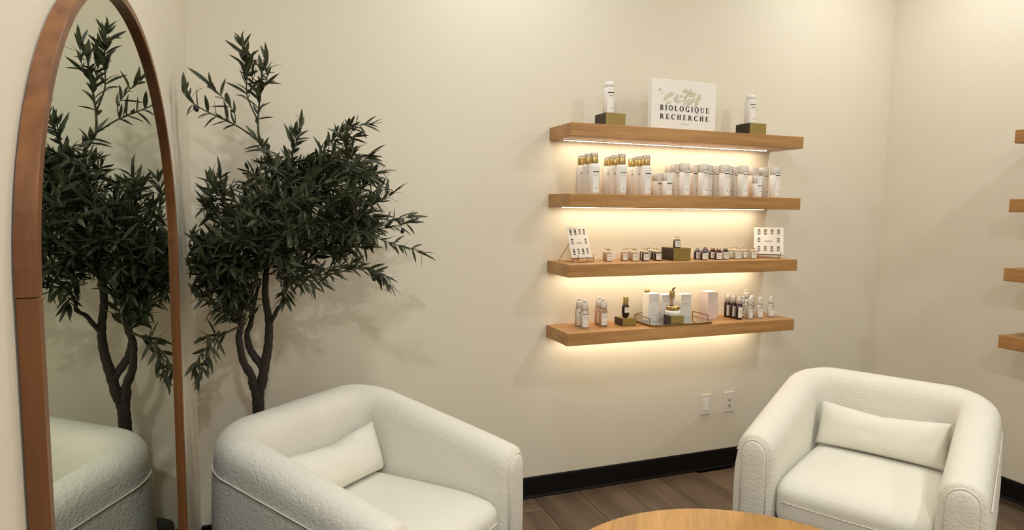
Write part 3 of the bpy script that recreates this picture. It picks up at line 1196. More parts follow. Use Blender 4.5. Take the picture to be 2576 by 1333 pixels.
# ------------------------------------------------------------------ products
def label_patch(r, z0, z1, half, bars, n=8, facing=-pi / 2):
    """curved printed label: bars = (u0, u1, v0, v1, material index) in 0..1"""
    V, F, I = [], [], []

    def quad(u0, u1, v0, v1, rr, mi, n=n):
        k0 = len(V)
        for i in range(n + 1):
            a = facing - half + 2 * half * (u0 + (u1 - u0) * i / n)
            for v in (v0, v1):
                V.append((rr * cos(a), rr * sin(a), z0 + (z1 - z0) * v))
        for i in range(n):
            F.append((k0 + 2 * i, k0 + 2 * i + 2, k0 + 2 * i + 3, k0 + 2 * i + 1))
            I.append(mi)
    quad(0, 1, 0, 1, r, 0)
    for (u0, u1, v0, v1, mi) in bars:
        quad(u0, u1, v0, v1, r + 0.0003, mi, 5)
    return V, F, I


def add_label(parent, r, z0, z1, half, bars, mats=('paper', 'ink', 'grey_ink', 'pale_ink')):
    V, F, I = label_patch(r, z0, z1, half, bars)
    o = obj('label', (V, F), list(mats), parent, True)
    for p, mi in zip(o.data.polygons, I):
        p.material_index = mi
    return o


BARS = [(0.02, 0.98, 0.80, 0.835, 1), (0.2, 0.8, 0.70, 0.725, 3), (0.3, 0.7, 0.655, 0.672, 3), (0.38, 0.66, 0.13, 0.165, 2)]


def pump_bottle(label, loc, group):
    t = thing('pump_bottle', label, 'bottle', loc, 0, group)
    r = 0.0258
    obj('body', lathe([(r - 0.002, 0), (r, 0.002), (r, 0.125), (r - 0.003, 0.133), (0.017, 0.1385), (0.014, 0.140)], 24), 'white', t, True)
    obj('gold_collar', lathe([(0.0185, 0.1385), (0.0188, 0.1395), (0.0188, 0.168), (0.0178, 0.170)], 20), 'gold', t, True)
    obj('clear_overcap', lathe([(0.0178, 0.1702), (0.0178, 0.184), (0.0165, 0.186)], 20), 'clear', t, True)
    add_label(t, r + 0.0004, 0.010, 0.120, 0.62, BARS)
    return t


def tall_bottle(label, loc, group):
    t = thing('lotion_bottle', label, 'bottle', loc, 0, group)
    r = 0.0252
    obj('body', lathe([(r - 0.002, 0), (r, 0.002), (r, 0.112), (r - 0.002, 0.115)], 24), 'white', t, True)
    obj('clear_cap', lathe([(r - 0.0015, 0.1152), (r - 0.0015, 0.153), (r - 0.004, 0.156)], 24), 'clear', t, True)
    obj('pump_head', lathe([(0.009, 0.1154), (0.009, 0.128), (0.006, 0.130), (0.006, 0.143), (0.004, 0.145)], 14), 'white', t, True)
    add_label(t, r + 0.0004, 0.008, 0.122, 0.62, [(0.02, 0.98, 0.90, 0.935, 1), (0.2, 0.8, 0.80, 0.825, 3), (0.25, 0.75, 0.755, 0.772, 3), (0.40, 0.64, 0.17, 0.215, 2)])
    return t


def small_bottle(label, loc, group):
    t = thing('small_bottle', label, 'bottle', loc, 0, group)
    r = 0.0245
    obj('body', lathe([(r - 0.002, 0), (r, 0.002), (r, 0.068), (r - 0.002, 0.070)], 24), 'white', t, True)
    obj('clear_cap', lathe([(r - 0.001, 0.0702), (r - 0.001, 0.106), (r - 0.004, 0.109)], 24), 'clear', t, True)
    add_label(t, r + 0.0004, 0.006, 0.105, 0.62, [(0.02, 0.98, 0.50, 0.54, 1), (0.2, 0.8, 0.38, 0.41, 3), (0.35, 0.65, 0.22, 0.26, 2)])
    return t


GP, GT, GS = 'gold-collared pump bottles on the second shelf', 'clear-capped bottles on the second shelf', 'short bottles on the second shelf'
protos = {}


def place(kind, maker, label, loc, group, rz=0.0):
    if kind not in protos:
        protos[kind] = maker(label, loc, group)
        protos[kind].rotation_euler = (0, 0, rz)
        return protos[kind]
    return dup(protos[kind], loc, rz, label, group)


trio = [('leftmost', 1.387), ('middle', 1.529), ('right', 1.662)]
for nm, x in trio:
    for depth, y, dx in (('front', 2.622, 0.0), ('middle', 2.688, 0.003), ('rear', 2.755, 0.004)):
        lab = 'white pump bottle with gold collar, %s one of the %s trio on second shelf' % (depth, nm)
        place('pump', pump_bottle, lab, (x + dx, y, Z2), GP)
for nm, x, y, lab in [
    ('f', 1.781, 2.622, 'short white bottle in front, right of the gold-collared bottles on second shelf'),
    ('m', 1.775, 2.69, 'short white bottle, second in line behind the front short one on second shelf'),
    ('r', 1.79, 2.758, 'short white bottle, last in line right of the gold-collared bottles on second shelf'),
    ('i', 2.318, 2.622, 'short white bottle standing alone in front near the right end of second shelf')]:
    place('small', small_bottle, lab, (x, y, Z2), GS)
for x, y, lab in [
    (1.879, 2.622, 'clear-capped white bottle in front, first tall one right of the short bottles'),
    (1.872, 2.690, 'clear-capped white bottle, middle of the line behind the first tall front one'),
    (1.886, 2.758, 'clear-capped white bottle at the back wall in the first tall line'),
    (1.988, 2.622, 'clear-capped white bottle, second of the tall ones along the front of second shelf'),
    (1.989, 2.700, 'clear-capped white bottle right behind the second tall front bottle'),
    (2.068, 2.690, 'clear-capped white bottle set back between the second and third tall front bottles'),
    (2.113, 2.622, 'clear-capped white bottle, third of the tall ones along the front of second shelf'),
    (2.122, 2.706, 'clear-capped white bottle right behind the third tall front bottle'),
    (2.190, 2.690, 'clear-capped white bottle set back between the third and fourth tall front bottles'),
    (2.227, 2.622, 'clear-capped white bottle, fourth of the tall ones along the front of second shelf'),
    (2.246, 2.706, 'clear-capped white bottle right behind the fourth tall front bottle'),
    (2.372, 2.715, 'clear-capped white bottle standing behind the lone short one near the right end'),
    (2.428, 2.700, 'clear-capped white bottle in the shade, behind the last bottle of second shelf'),
    (2.430, 2.622, 'clear-capped white bottle, last one at the right end of second shelf')]:
    place('tall', tall_bottle, lab, (x, y, Z2), GT)

# top shelf: brass blocks, sprays, sign
blk = {}


def block(label, x, y, z, w, d, h, rz=0.0):
    o = obj('display_block', bevel_box(-w / 2, w / 2, -d / 2, d / 2, 0, h, 0.0012, 1), 'bronze', None, False, (x, y, z))
    o.data.materials.append(M['walnut'])
    for p in o.data.polygons:
        if abs(p.normal.x) > 0.7:
            p.material_index = 1
    o.rotation_euler = (0, 0, rz)
    return tag(o, label, 'display block', 'brass display blocks')


block('antique brass display block left of the sign on the top shelf', 1.4915, 2.672, Z1, 0.104, 0.104, 0.059)
block('antique brass display block right of the sign on the top shelf', 2.306, 2.672, Z1, 0.104, 0.104, 0.059)


def spray_bottle(label, loc):
    t = thing('spray_bottle', label, 'bottle', loc, 0, 'tall white bottles beside the sign')
    r = 0.026
    obj('body', lathe([(r - 0.002, 0), (r, 0.002), (r, 0.115), (r - 0.001, 0.118)], 24), 'white', t, True)
    obj('cap', lathe([(r - 0.0035, 0.1182), (r - 0.0035, 0.142), (r - 0.006, 0.145)], 24), 'white', t, True)
    add_label(t, r + 0.0004, 0.006, 0.114, 0.7, [(0.02, 0.98, 0.80, 0.84, 1), (0.15, 0.85, 0.68, 0.71, 2), (0.2, 0.8, 0.63, 0.65, 3), (0.2, 0.8, 0.94, 0.96, 3), (0.40, 0.66, 0.15, 0.185, 2)])
    return t


sp = spray_bottle('tall white bottle on the brass block left of the sign', (1.479, 2.668, Z1 + 0.059))
dup(sp, (2.292, 2.668, Z1 + 0.059), 0, 'tall white bottle on the brass block right of the sign')


# ---- lettering for the sign: serif capitals built as flat strokes
def glyphs():
    T_, t_, sf, sh = 0.25, 0.10, 0.075, 0.06

    def rect(x0, y0, x1, y1):
        return [[(x0, y0), (x1, y0), (x1, y1), (x0, y1)]]

    def stem(x, T=T_):
        return rect(x, 0, x + T, 1) + rect(x - sf, 0, x + T + sf, sh) + rect(x - sf, 1 - sh, x + T + sf, 1)

    def ring(cx, cy, rx_, ry_, a0, a1, T=T_, t=t_, n=28):
        out = []
        for k in range(n):
            q = []
            for a, inner in ((a0 + (a1 - a0) * k / n, 0), (a0 + (a1 - a0) * (k + 1) / n, 0), (a0 + (a1 - a0) * (k + 1) / n, 1), (a0 + (a1 - a0) * k / n, 1)):
                a = R(a)
                q.append((cx + (rx_ - (T if inner else 0)) * cos(a), cy + (ry_ - (t if inner else 0)) * sin(a)))
            out.append(q)
        return out
    G = {}
    s0 = sf
    G['I'] = (stem(s0), T_ + 2 * sf)
    G['L'] = (stem(s0) + rect(s0, 0, 0.72, t_) + [[(0.72 - 0.07, 0), (0.72, 0), (0.74, 0.26), (0.70, 0.26)]], 0.76)
    e = stem(s0) + rect(s0, 0, 0.74, t_) + rect(s0, 1 - t_, 0.70, 1) + rect(s0 + T_, 0.47, 0.56, 0.47 + t_)
    e += [[(0.67, 0), (0.74, 0), (0.77, 0.25), (0.73, 0.25)], [(0.66, 0.78), (0.70, 0.78), (0.72, 1), (0.64, 1)], [(0.53, 0.38), (0.56, 0.38), (0.56, 0.64), (0.53, 0.64)]]
    G['E'] = (e, 0.78)
    G['H'] = (stem(s0) + stem(s0 + 0.56) + rect(s0 + T_, 0.47, s0 + 0.56, 0.47 + t_), s0 + 0.56 + T_ + sf)
    G['B'] = (stem(s0) + rect(s0 + T_, 1 - t_, 0.44, 1) + rect(s0 + T_, 0.49, 0.46, 0.49 + t_) + rect(s0 + T_, 0, 0.46, t_)
              + ring(0.44, 0.745, 0.27, 0.255, -90, 90, 0.19, t_, 16) + ring(0.46, 0.28, 0.31, 0.28, -90, 90, 0.20, t_, 16), 0.80)
    G['R'] = (stem(s0) + rect(s0 + T_, 1 - t_, 0.46, 1) + rect(s0 + T_, 0.45, 0.46, 0.45 + t_)
              + ring(0.45, 0.725, 0.29, 0.275, -90, 90, 0.2, t_, 16) + [[(0.40, 0.47), (0.60, 0.49), (0.94, 0.0), (0.70, 0.0)]] + rect(0.68, 0, 0.98, sh), 0.94)
    G['O'] = (ring(0.50, 0.5, 0.50, 0.52, 0, 360), 1.0)
    G['C'] = (ring(0.50, 0.5, 0.50, 0.52, 48, 312) + [[(0.80, 0.70), (0.86, 0.70), (0.88, 1.0), (0.83, 1.0)], [(0.80, 0.12), (0.84, 0.07), (0.90, 0.24), (0.87, 0.26)]], 0.92)
    G['G'] = (ring(0.50, 0.5, 0.50, 0.52, 48, 318) + rect(0.70, 0.02, 0.91, 0.42) + rect(0.60, 0.39, 1.0, 0.44) + [[(0.80, 0.70), (0.86, 0.70), (0.88, 1.0), (0.83, 1.0)]], 1.0)
    G['Q'] = (ring(0.50, 0.5, 0.50, 0.52, 0, 360) + [[(0.42, -0.02), (0.60, 0.02), (0.82, -0.24), (0.62, -0.20)], [(0.62, -0.20), (0.82, -0.24), (1.16, -0.30), (1.20, -0.22)], [(0.82, -0.24), (1.0, -0.31), (1.16, -0.30)]], 1.02)
    G['U'] = (rect(s0, 0.30, s0 + T_, 1) + rect(s0 - sf, 1 - sh, s0 + T_ + sf, 1) + rect(0.76, 0.30, 0.76 + 0.085, 1) + rect(0.68, 1 - sh, 0.92, 1)
              + ring((s0 + 0.845) / 2, 0.31, (0.845 - s0) / 2, 0.33, 180, 360, 0.15, 0.085, 18), 0.92)
    return G


def text_mesh(s, x0, x1, z0, cap, y):
    G = glyphs()
    wid = [G[c][1] for c in s]
    gap = ((x1 - x0) / cap - sum(wid)) / (len(s) - 1)
    V, F = [], []
    x = 0
    for c, w in zip(s, wid):
        for poly in G[c][0]:
            n = len(V)
            V += [(x0 + cap * (x + px), y, z0 + cap * py) for px, py in poly]
            F.append(tuple(range(n, n + len(poly))))
        x += w + gap
    return V, F


def disc(cx, cz, rx_, rz_, rot, y, n=14):
    c_, s_ = cos(rot), sin(rot)
    V = []
    for k in range(n):
        a = 2 * pi * k / n
        u, w = rx_ * cos(a), rz_ * sin(a)
        V.append((cx + u * c_ - w * s_, y, cz + u * s_ + w * c_))
    return V, [tuple(range(n))]


SW, SH_, SDp = 0.364, 0.232, 0.032
t = thing('white_sign', 'white sign board with black capitals standing between the two brass blocks', 'sign', (1.8625, 2.620, Z1))
obj('board', bevel_box(-SW / 2, SW / 2, 0, SDp, 0, SH_, 0.0015, 1), 'paper', t)
yy = -0.0006
xa, xb = -SW / 2 + 0.046, SW / 2 - 0.040
obj('lettering', join(text_mesh('BIOLOGIQUE', xa, xb, 0.0885, 0.0245, yy), text_mesh('RECHERCHE', xa + 0.001, xb - 0.001, 0.0485, 0.0235, yy)), 'ink', t)
obj('ornament_bottle', join(disc(0.006, 0.184, 0.021, 0.0085, -0.05, yy * 1.5), disc(0.024, 0.181, 0.026, 0.0075, -0.1, yy * 1.8)), 'beige_ink', t)
orn = []
ro = random.Random(5)
for k in range(26):
    cx = -0.115 + 0.20 * ro.random()
    cz = 0.124 + 0.05 * ro.random()
    orn.append(disc(cx, cz, 0.010 + 0.009 * ro.random(), 0.0035 + 0.003 * ro.random(), ro.uniform(0.2, 1.2), yy * (1 + 0.02 * k)))
obj('ornament_petals', join(*orn), 'beige_ink', t)
orn = [disc(-0.139, 0.181, 0.0075, 0.0075, 0, yy), disc(0.033, 0.192, 0.0055, 0.0055, 0, yy), disc(0.0245, 0.174, 0.003, 0.005, 0.2, yy), disc(0.012, 0.14, 0.004, 0.0055, 0, yy),
       disc(0.034, 0.134, 0.021, 0.0055, 0.9, yy * 1.1), disc(-0.05, 0.150, 0.018, 0.005, 0.5, yy * 1.15), disc(-0.035, 0.132, 0.014, 0.005, 0.2, yy * 1.2), disc(0.0, 0.155, 0.004, 0.003, 0, yy), disc(-0.127, 0.166, 0.007, 0.003, 0.7, yy)]
obj('ornament_sprigs', join(*orn), 'pale_ink', t)
obj('small_print', join(*[box(-0.022 + 0.011 * k, -0.015 + 0.011 * k, yy, yy + 0.0003, 0.027, 0.033) for k in range(5)]), 'pale_ink', t)

# ------------------------------------------------------------------ third shelf: ampoule jars, easels, block
JR, JH = 0.0185, 0.058


def jar_maker(glass, cap):
    def mk(label, loc, group):
        t = thing('ampoule_jar', label, 'jar', loc, 0, group)
        obj('body', lathe([(JR - 0.002, 0), (JR, 0.0025), (JR, 0.036), (JR - 0.002, 0.0395), (0.0105, 0.0425), (0.0095, 0.0435)], 18), glass, t, True)
        cp = obj('cap', lathe([(0.0135, 0.0405), (0.0145, 0.0425), (0.0145, 0.047), (0.012, 0.049), (0.004, 0.0495)], 16), cap, t, True)
        # flared tear-off tab on top
        V, F = [], []
        for k in range(9):
            a = pi * (1.08 + 0.84 * k / 8)
            for rr, yq in ((0.0115, -0.002), (0.0115, 0.002), (0.0088, 0.002), (0.0088, -0.002)):
                V.append((rr * cos(a), yq, 0.0605 + rr * sin(a)))
        for k in range(8):
            for q in range(4):
                F.append((k * 4 + q, k * 4 + (q + 1) % 4, k * 4 + 4 + (q + 1) % 4, k * 4 + 4 + q))
        F += [(0, 1, 2, 3), (35, 34, 33, 32)]
        obj('tear_tab', (V, F), {'cream': 'gold', 'slate': 'slate', 'red': 'red', 'black': 'black'}[cap], cp)
        add_label(t, JR + 0.0004, 0.0045, 0.0365, 1.05, [(0.1, 0.9, 0.82, 0.86, 3), (0.15, 0.85, 0.60, 0.66, 2), (0.2, 0.8, 0.45, 0.49, 3), (0.25, 0.75, 0.28, 0.32, 3)])
        return t
    return mk


GJ = 'ampoule jars on the third shelf'
jars = [
    ('amber', 'amber_glass', 'cream', [(1.532, 2.745, 'rear one of the pair of amber jars nearest the left card'), (1.512, 2.690, 'front one of the pair of amber jars nearest the left card')]),
    ('amber', 'amber_glass', 'cream', [(1.604, 2.700, 'left front amber jar in the cluster of four'), (1.655, 2.765, 'rearmost amber jar in the cluster of four'), (1.668, 2.722, 'amber jar behind the right front one in the cluster of four'), (1.648, 2.676, 'right front amber jar in the cluster of four')]),
    ('plum', 'dark_glass', 'cream', [(1.734, 2.735, 'left rear dark jar in the cluster beside the large brass block'), (1.706, 2.672, 'front dark jar in the cluster left of the large brass block'), (1.790, 2.780, 'rearmost dark jar in the cluster left of the large brass block'), (1.797, 2.730, 'dark jar just behind the one touching the large brass block'), (1.778, 2.676, 'dark jar closest to the large brass block, in front')]),
    ('blue', 'blue_glass', 'slate', [(2.036, 2.708, 'rear one of two grey-capped dark blue jars right of the large brass block'), (2.036, 2.655, 'front one of two grey-capped dark blue jars right of the large brass block')]),
    ('red', 'dark_glass', 'red', [(2.118, 2.752, 'rearmost red-capped jar beside the grey-capped pair'), (2.128, 2.705, 'middle red-capped jar in the slanting red row'), (2.125, 2.656, 'front red-capped jar in the slanting red row')]),
    ('dark', 'rose_glass', 'black', [(2.180, 2.672, 'black-capped jar at the right end of the red-capped row')]),
    ('green', 'green_glass', 'cream', [(2.254, 2.722, 'left rear pale green jar in the cluster of five'), (2.254, 2.668, 'left front pale green jar in the cluster of five'), (2.306, 2.745, 'rearmost pale green jar in the cluster of five'), (2.322, 2.698, 'middle pale green jar in the cluster of five'), (2.348, 2.662, 'right front pale green jar beside the right card')]),
]
for kind, gl, cp, lst in jars:
    for x, y, lab in lst:
        place('jar_' + kind, jar_maker(gl, cp), 'small ' + lab, (x, y, Z3), GJ, rt.uniform(-0.25, 0.25))
block('largest brass display block, carrying one small jar on the third shelf', 1.896, 2.695, Z3, 0.102, 0.104, 0.062)
place('jar_plum', None, 'small dark jar standing on top of the largest brass block', (1.884, 2.672, Z3 + 0.062), GJ)


def easel_card(label, cat_label, loc, rz, w, h, tilt, jit):
    t = thing('card_easel', label, 'easel', loc, rz, 'small brass card easels')
    r = 0.0017
    ys = -0.01
    hk = [(-w * 0.36, 0.0, 0.0017), (-w * 0.36, -0.038, 0.0017), (-w * 0.36, -0.038, 0.024)]
    obj('ledge', tube([(-w * 0.38, -0.038, 0.024), (-w * 0.38, -0.036, 0.002), (w * 0.38, -0.036, 0.002), (w * 0.38, -0.038, 0.024)], r, 6), 'wire', t, True)
    obj('hook', tube([(-w * 0.38, 0.0, 0.017), (-w * 0.38, -0.035, 0.0165), (-w * 0.38, -0.037, 0.036)], r, 6), 'wire', t, True)
    obj('hook', tube([(w * 0.38, 0.0, 0.017), (w * 0.38, -0.035, 0.0165), (w * 0.38, -0.037, 0.036)], r, 6), 'wire', t, True)
    obj('cross_bar', tube([(-w * 0.46, -0.001, 0.017), (w * 0.46, -0.001, 0.017)], r, 6), 'wire', t, True)
    sl = sin(tilt)
    top = (0.0, 0.002 + 0.115 * sl / cos(tilt), 0.13)
    obj('upright', tube([(-w * 0.38, 0.0, 0.002), (-w * 0.05, top[1], top[2]), (w * 0.05, top[1], top[2]), (w * 0.38, 0.0, 0.002)], r, 6), 'wire', t, True)
    obj('rear_leg', tube([(-w * 0.1, top[1], 0.118), (-w * 0.44, 0.088, 0.0018), (-w * 0.38, 0.002, 0.0018)], r, 6), 'wire', t, True)
    c = obj('printed_card', bevel_box(-w / 2, w / 2, -0.0022, 0, 0, h, 0.0006, 1), 'paper', None)
    base = Matrix.Translation(loc) @ Matrix.Rotation(rz, 4, 'Z') @ Matrix.Translation((0, -0.009, 0.0192)) @ Matrix.Rotation(-tilt, 4, 'X')
    c.matrix_world = base
    tag(c, cat_label, 'card', 'printed cards on small easels')
    d, gq = [], []
    yv = -0.0027
    for rI, cz in enumerate((0.83, 0.52, 0.20)):
        for cI in range(4):
            if rI == 1 and cI in (1, 2):
                continue
            cx = (-0.33 + 0.22 * cI) * w
            z0 = (cz - 0.10) * h
            d.append(box(cx - 0.045 * w, cx + 0.045 * w, yv, yv + 0.0004, z0 + 0.155 * h, z0 + 0.19 * h))
            dk = (rI, cI) in ((0, 0), (2, 0), (2, 2), (0, 1))
            (d if dk and jit else gq).append(box(cx - 0.05 * w, cx + 0.05 * w, yv, yv + 0.0004, z0 + 0.085 * h, z0 + 0.135 * h))
            gq.append(box(cx - 0.05 * w, cx + 0.05 * w, yv, yv + 0.0004, z0 + 0.02 * h, z0 + 0.07 * h))
            if dk:
                d.append(box(cx - 0.05 * w, cx + 0.05 * w, yv, yv + 0.0004, z0 + 0.0 * h, z0 + 0.015 * h))
    gq.append(box(-0.15 * w, 0.15 * w, yv, yv + 0.0004, 0.46 * h, 0.475 * h))
    gq.append(box(-0.11 * w, 0.11 * w, yv, yv + 0.0004, 0.49 * h, 0.505 * h))
    obj('dark_print', join(*d), 'ink', c)['kind'] = 'stuff'
    obj('grey_print', join(*gq), 'grey_ink', c)['kind'] = 'stuff'


easel_card('small brass easel holding the tilted card at the left end of the third shelf', 'white printed card tilted on the easel at the left end of the third shelf',
           (1.368, 2.700, Z3), R(17), 0.132, 0.150, R(17), True)
easel_card('small brass easel holding the upright card at the right end of the third shelf', 'white printed card facing forward on the easel at the right end of the third shelf',
           (2.482, 2.700, Z3), R(-35), 0.148, 0.146, R(15), False)

# ------------------------------------------------------------------ lowest shelf
GC = 'clear glass bottles at the left end of the lowest shelf'


def vial(label, loc, group, glass='glassy', h=0.136, r=0.0205, cap='white', nm='glass_bottle'):
    t = thing(nm, label, 'bottle', loc, 0, group)
    hb = h * 0.60
    obj('body', lathe([(r - 0.002, 0), (r, 0.0025), (r, hb - 0.006), (r - 0.003, hb), (0.011, hb + 0.006)], 20), glass, t, True)
    obj('cap', lathe([(r - 0.004, hb + 0.0062), (r - 0.004, h - 0.016), (r - 0.006, h - 0.014)], 18), 'clear', t, True)
    obj('nozzle', lathe([(0.0085, h - 0.0138), (0.0085, h - 0.002), (0.006, h)], 14), cap, t, True)
    add_label(t, r + 0.0004, hb * 0.12, hb * 0.88, 0.85, [(0.0, 1.0, 0.90, 0.99, 2), (0.15, 0.85, 0.68, 0.73, 2), (0.2, 0.8, 0.55, 0.58, 3), (0.25, 0.75, 0.18, 0.22, 3)])
    return t


v0 = vial('clear glass bottle with white label in front, nearest the left end of the lowest shelf', (1.384, 2.676, Z4), GC, 'glassy')
dup(v0, (1.385, 2.732, Z4), 0.2, 'clear glass bottle half hidden behind the leftmost one on the lowest shelf')
v1 = vial('amber-tinted glass bottle in front, second pair on the lowest shelf', (1.492, 2.692, Z4), 'amber-tinted bottles on the lowest shelf', 'amber_glass')
dup(v1, (1.498, 2.745, Z4), 0.1, 'amber-tinted glass bottle at the rear of the second pair on the lowest shelf')

block('small flat brass block under the dark serum bottle on the lowest shelf', 1.620, 2.700, Z4, 0.076, 0.076, 0.036)
t = thing('serum_bottle', 'dark plum oval bottle with gold cap on the small flat brass block', 'bottle', (1.618, 2.698, Z4 + 0.036))
obj('body', lathe([(0.008, 0), (0.013, 0.003), (0.0175, 0.014), (0.0185, 0.032), (0.0178, 0.050), (0.0155, 0.060), (0.012, 0.064)], 20), 'dark_glass', t, True)
obj('gold_cap', lathe([(0.0135, 0.0642), (0.0138, 0.0655), (0.0138, 0.100), (0.0128, 0.102)], 20), 'gold', t, True)
add_label(t, 0.0192, 0.026, 0.052, 0.75, [(0.1, 0.9, 0.70, 0.78, 2), (0.2, 0.8, 0.5, 0.55, 2)])

# mirrored tray
TX0, TX1, TY0, TY1 = 1.700, 2.064, 2.586, 2.792
t = thing('vanity_tray', 'mirrored vanity tray with gold rim and side rails on the lowest shelf', 'tray', ((TX0 + TX1) / 2, (TY0 + TY1) / 2, Z4))
hx, hy = (TX1 - TX0) / 2, (TY1 - TY0) / 2


def rounded_rect(hx, hy, r, n=6):
    out = []
    for cx, cy, a0 in ((hx - r, -hy + r, -90), (hx - r, hy - r, 0), (-hx + r, hy - r, 90), (-hx + r, -hy + r, 180)):
        for k in range(n + 1):
            a = R(a0 + 90 * k / n)
            out.append((cx + r * cos(a), cy + r * sin(a)))
    return out


def slab(outl, z0, z1):
    n = len(outl)
    V = [(x, y, z0) for x, y in outl] + [(x, y, z1) for x, y in outl]
    return V, [tuple(range(n - 1, -1, -1)), tuple(range(n, 2 * n))] + [(i, (i + 1) % n, (i + 1) % n + n, i + n) for i in range(n)]


obj('gold_base', slab(rounded_rect(hx, hy, 0.035), 0, 0.0075), 'wire', t)
obj('mirror_top', slab(rounded_rect(hx - 0.003, hy - 0.003, 0.033), 0.0076, 0.0096), 'tray_mirror', t)
rim = rounded_rect(hx - 0.0015, hy - 0.0015, 0.034)
obj('rim', tube([(x, y, 0.0092) for x, y in rim], 0.0018, 6, True), 'wire', t, True)
for sx in (-1, 1):
    xx = sx * (hx - 0.012)
    rail = [(xx, -0.062, 0.0098), (xx, -0.062, 0.030), (xx, -0.054, 0.037), (xx, 0.054, 0.037), (xx, 0.062, 0.030), (xx, 0.062, 0.0098)]
    obj('side_rail', tube(spline(rail, 4), 0.0023, 6), 'wire', t, True)
for dx in (-1, 1):
    rail = [(dx * 0.16, hy - 0.010, 0.0098), (dx * 0.16, hy - 0.010, 0.034), (dx * 0.13, hy - 0.010, 0.038), (dx * 0.05, hy - 0.010, 0.038), (dx * 0.04, hy - 0.010, 0.0098)]
    obj('back_rail', tube(rail, 0.002, 6), 'wire', t, True)
ZT = Z4 + 0.0097


def carton(label, x, y, z, w, d, h, mat, bars, group='white cartons on the lowest shelf'):
    t = thing('carton', label, 'box', (x, y, z), 0, group)
    obj('carton_body', bevel_box(-w / 2, w / 2, -d / 2, d / 2, 0, h, 0.0008, 1), mat, t)
    obj('print', join(*[box(u0 * w, u1 * w, -d / 2 - 0.0005, -d / 2 - 0.0001, v0 * h, v1 * h) for u0, u1, v0, v1 in bars]), 'pale_ink', t)
    return t


carton('tallest white carton, front left on the mirrored tray', 1.772, 2.712, ZT, 0.062, 0.052, 0.138, 'paper', [(-0.38, 0.38, 0.80, 0.83), (-0.38, 0.3, 0.74, 0.76), (-0.2, 0.2, 0.40, 0.42), (-0.1, 0.1, 0.22, 0.24)])
carton('wide white carton behind the gold-lidded jar on the mirrored tray', 1.878, 2.745, ZT, 0.078, 0.055, 0.126, 'paper', [(-0.38, 0.4, 0.72, 0.74), (-0.1, 0.42, 0.58, 0.60), (-0.3, 0.3, 0.30, 0.32)])
carton('narrow white carton behind the gold applicator on the mirrored tray', 1.992, 2.752, ZT, 0.062, 0.05, 0.122, 'paper', [(-0.4, 0.4, 0.60, 0.63), (-0.3, 0.3, 0.52, 0.54)])
carton('pale pink carton right of the mirrored tray', 2.136, 2.735, Z4, 0.062, 0.068, 0.142, 'pink', [(-0.4, 0.4, 0.80, 0.82), (-0.3, 0.3, 0.73, 0.75)])
t = thing('perfume_bottle', 'gold-topped bottle peeking out behind the tallest white carton', 'bottle', (1.783, 2.766, ZT))
obj('body', lathe([(0.018, 0), (0.02, 0.003), (0.02, 0.115), (0.012, 0.122), (0.008, 0.126)], 18), 'glassy', t, True)
obj('gold_top', lathe([(0.0085, 0.1262), (0.0105, 0.1275), (0.0135, 0.141), (0.0135, 0.147), (0.011, 0.150)], 18), 'gold', t, True)
block('dark brass block under the gold-lidded jar on the mirrored tray', 1.852, 2.632, ZT, 0.076, 0.062, 0.037)
t = thing('cream_jar', 'white cosmetic jar with a gold lid on the tray block', 'jar', (1.846, 2.634, ZT + 0.037), 0)
obj('body', lathe([(0.033, 0), (0.037, 0.004), (0.0385, 0.018), (0.036, 0.024), (0.032, 0.0255)], 28), 'white', t, True)
obj('gold_lid', lathe([(0.032, 0.0257), (0.033, 0.027), (0.033, 0.043), (0.031, 0.046), (0.02, 0.0475)], 28), 'gold', t, True)
t = thing('gold_applicator', 'slim gold tube with a dark tip standing upright on the gold jar lid', 'applicator', (1.838, 2.634, ZT + 0.0847), 0)
obj('stem', lathe([(0.006, 0), (0.0075, 0.002), (0.0075, 0.036), (0.006, 0.038)], 14), 'amber_glass', t, True)
obj('gold_barrel', lathe([(0.0125, 0.0382), (0.0132, 0.0395), (0.0132, 0.072), (0.0122, 0.074)], 18), 'gold', t, True)
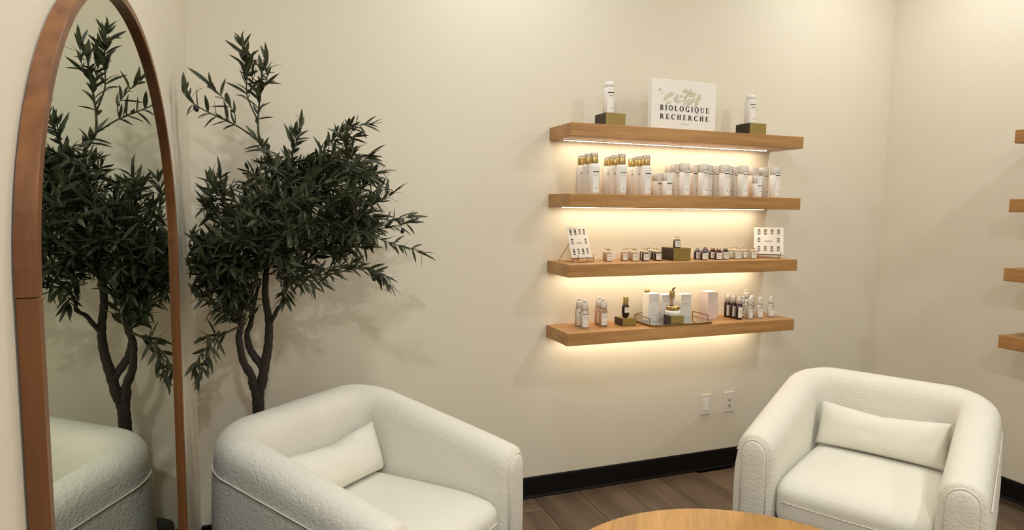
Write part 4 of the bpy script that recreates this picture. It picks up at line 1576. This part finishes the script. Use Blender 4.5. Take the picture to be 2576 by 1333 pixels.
obj('dark_tip', tube([(0.004, 0, 0.0742), (0.006, 0, 0.080), (0.013, 0, 0.086), (0.020, 0, 0.089)], [0.004, 0.0042, 0.0036, 0.0022], 8), 'black', t, True)

GV = 'dark vials with white tops on the lowest shelf'


def dark_vial(label, loc):
    t = thing('dark_vial', label, 'bottle', loc, 0, GV)
    r = 0.0168
    obj('body', lathe([(r - 0.002, 0), (r, 0.002), (r, 0.075), (r - 0.003, 0.079), (0.0105, 0.081)], 18), 'dark_glass', t, True)
    obj('collar', lathe([(0.0105, 0.0812), (0.0115, 0.083), (0.0115, 0.094), (0.009, 0.096)], 14), 'white', t, True)
    obj('nozzle', lathe([(0.0075, 0.0962), (0.0082, 0.104), (0.0095, 0.108), (0.0095, 0.114), (0.006, 0.117)], 14), 'cream', t, True)
    obj('overcap', lathe([(r - 0.003, 0.0815), (r - 0.003, 0.121)], 16, True), 'glassy', t, True)
    add_label(t, r + 0.0004, 0.010, 0.066, 0.9, [(0.05, 0.95, 0.86, 0.92, 3), (0.3, 0.75, 0.35, 0.75, 3), (0.15, 0.85, 0.12, 0.17, 3)])
    return t


dv = dark_vial('dark plum vial with white top, rearmost of the slanting three on the lowest shelf', (2.262, 2.738, Z4))
dup(dv, (2.268, 2.700, Z4), 0.0, 'dark plum vial with white top, middle of the slanting three on the lowest shelf')
dup(dv, (2.272, 2.660, Z4), 0.0, 'dark plum vial with white top, frontmost of the slanting three on the lowest shelf')
GW = 'small clear vials at the right end of the lowest shelf'
cv = vial('small clear vial directly right of the dark vials, set back', (2.336, 2.712, Z4), GW, 'glassy', 0.112, 0.0165, 'white', 'clear_vial')
for x, y, lab in [(2.334, 2.652, 'small clear vial right of the dark vials, at the shelf front'),
                  (2.398, 2.712, 'small clear vial in the middle of the clear group, set back'),
                  (2.402, 2.655, 'small clear vial in the middle of the clear group, in front'),
                  (2.484, 2.664, 'small clear vial standing apart, last at the right end of the lowest shelf')]:
    dup(cv, (x, y, Z4), rt.uniform(-.2, .2), lab)
vial('tallest frosted bottle behind the group of small clear vials', (2.408, 2.768, Z4), 'frosted bottles at the back of the lowest shelf', 'clear', 0.138, 0.02, 'cream', 'frosted_bottle')
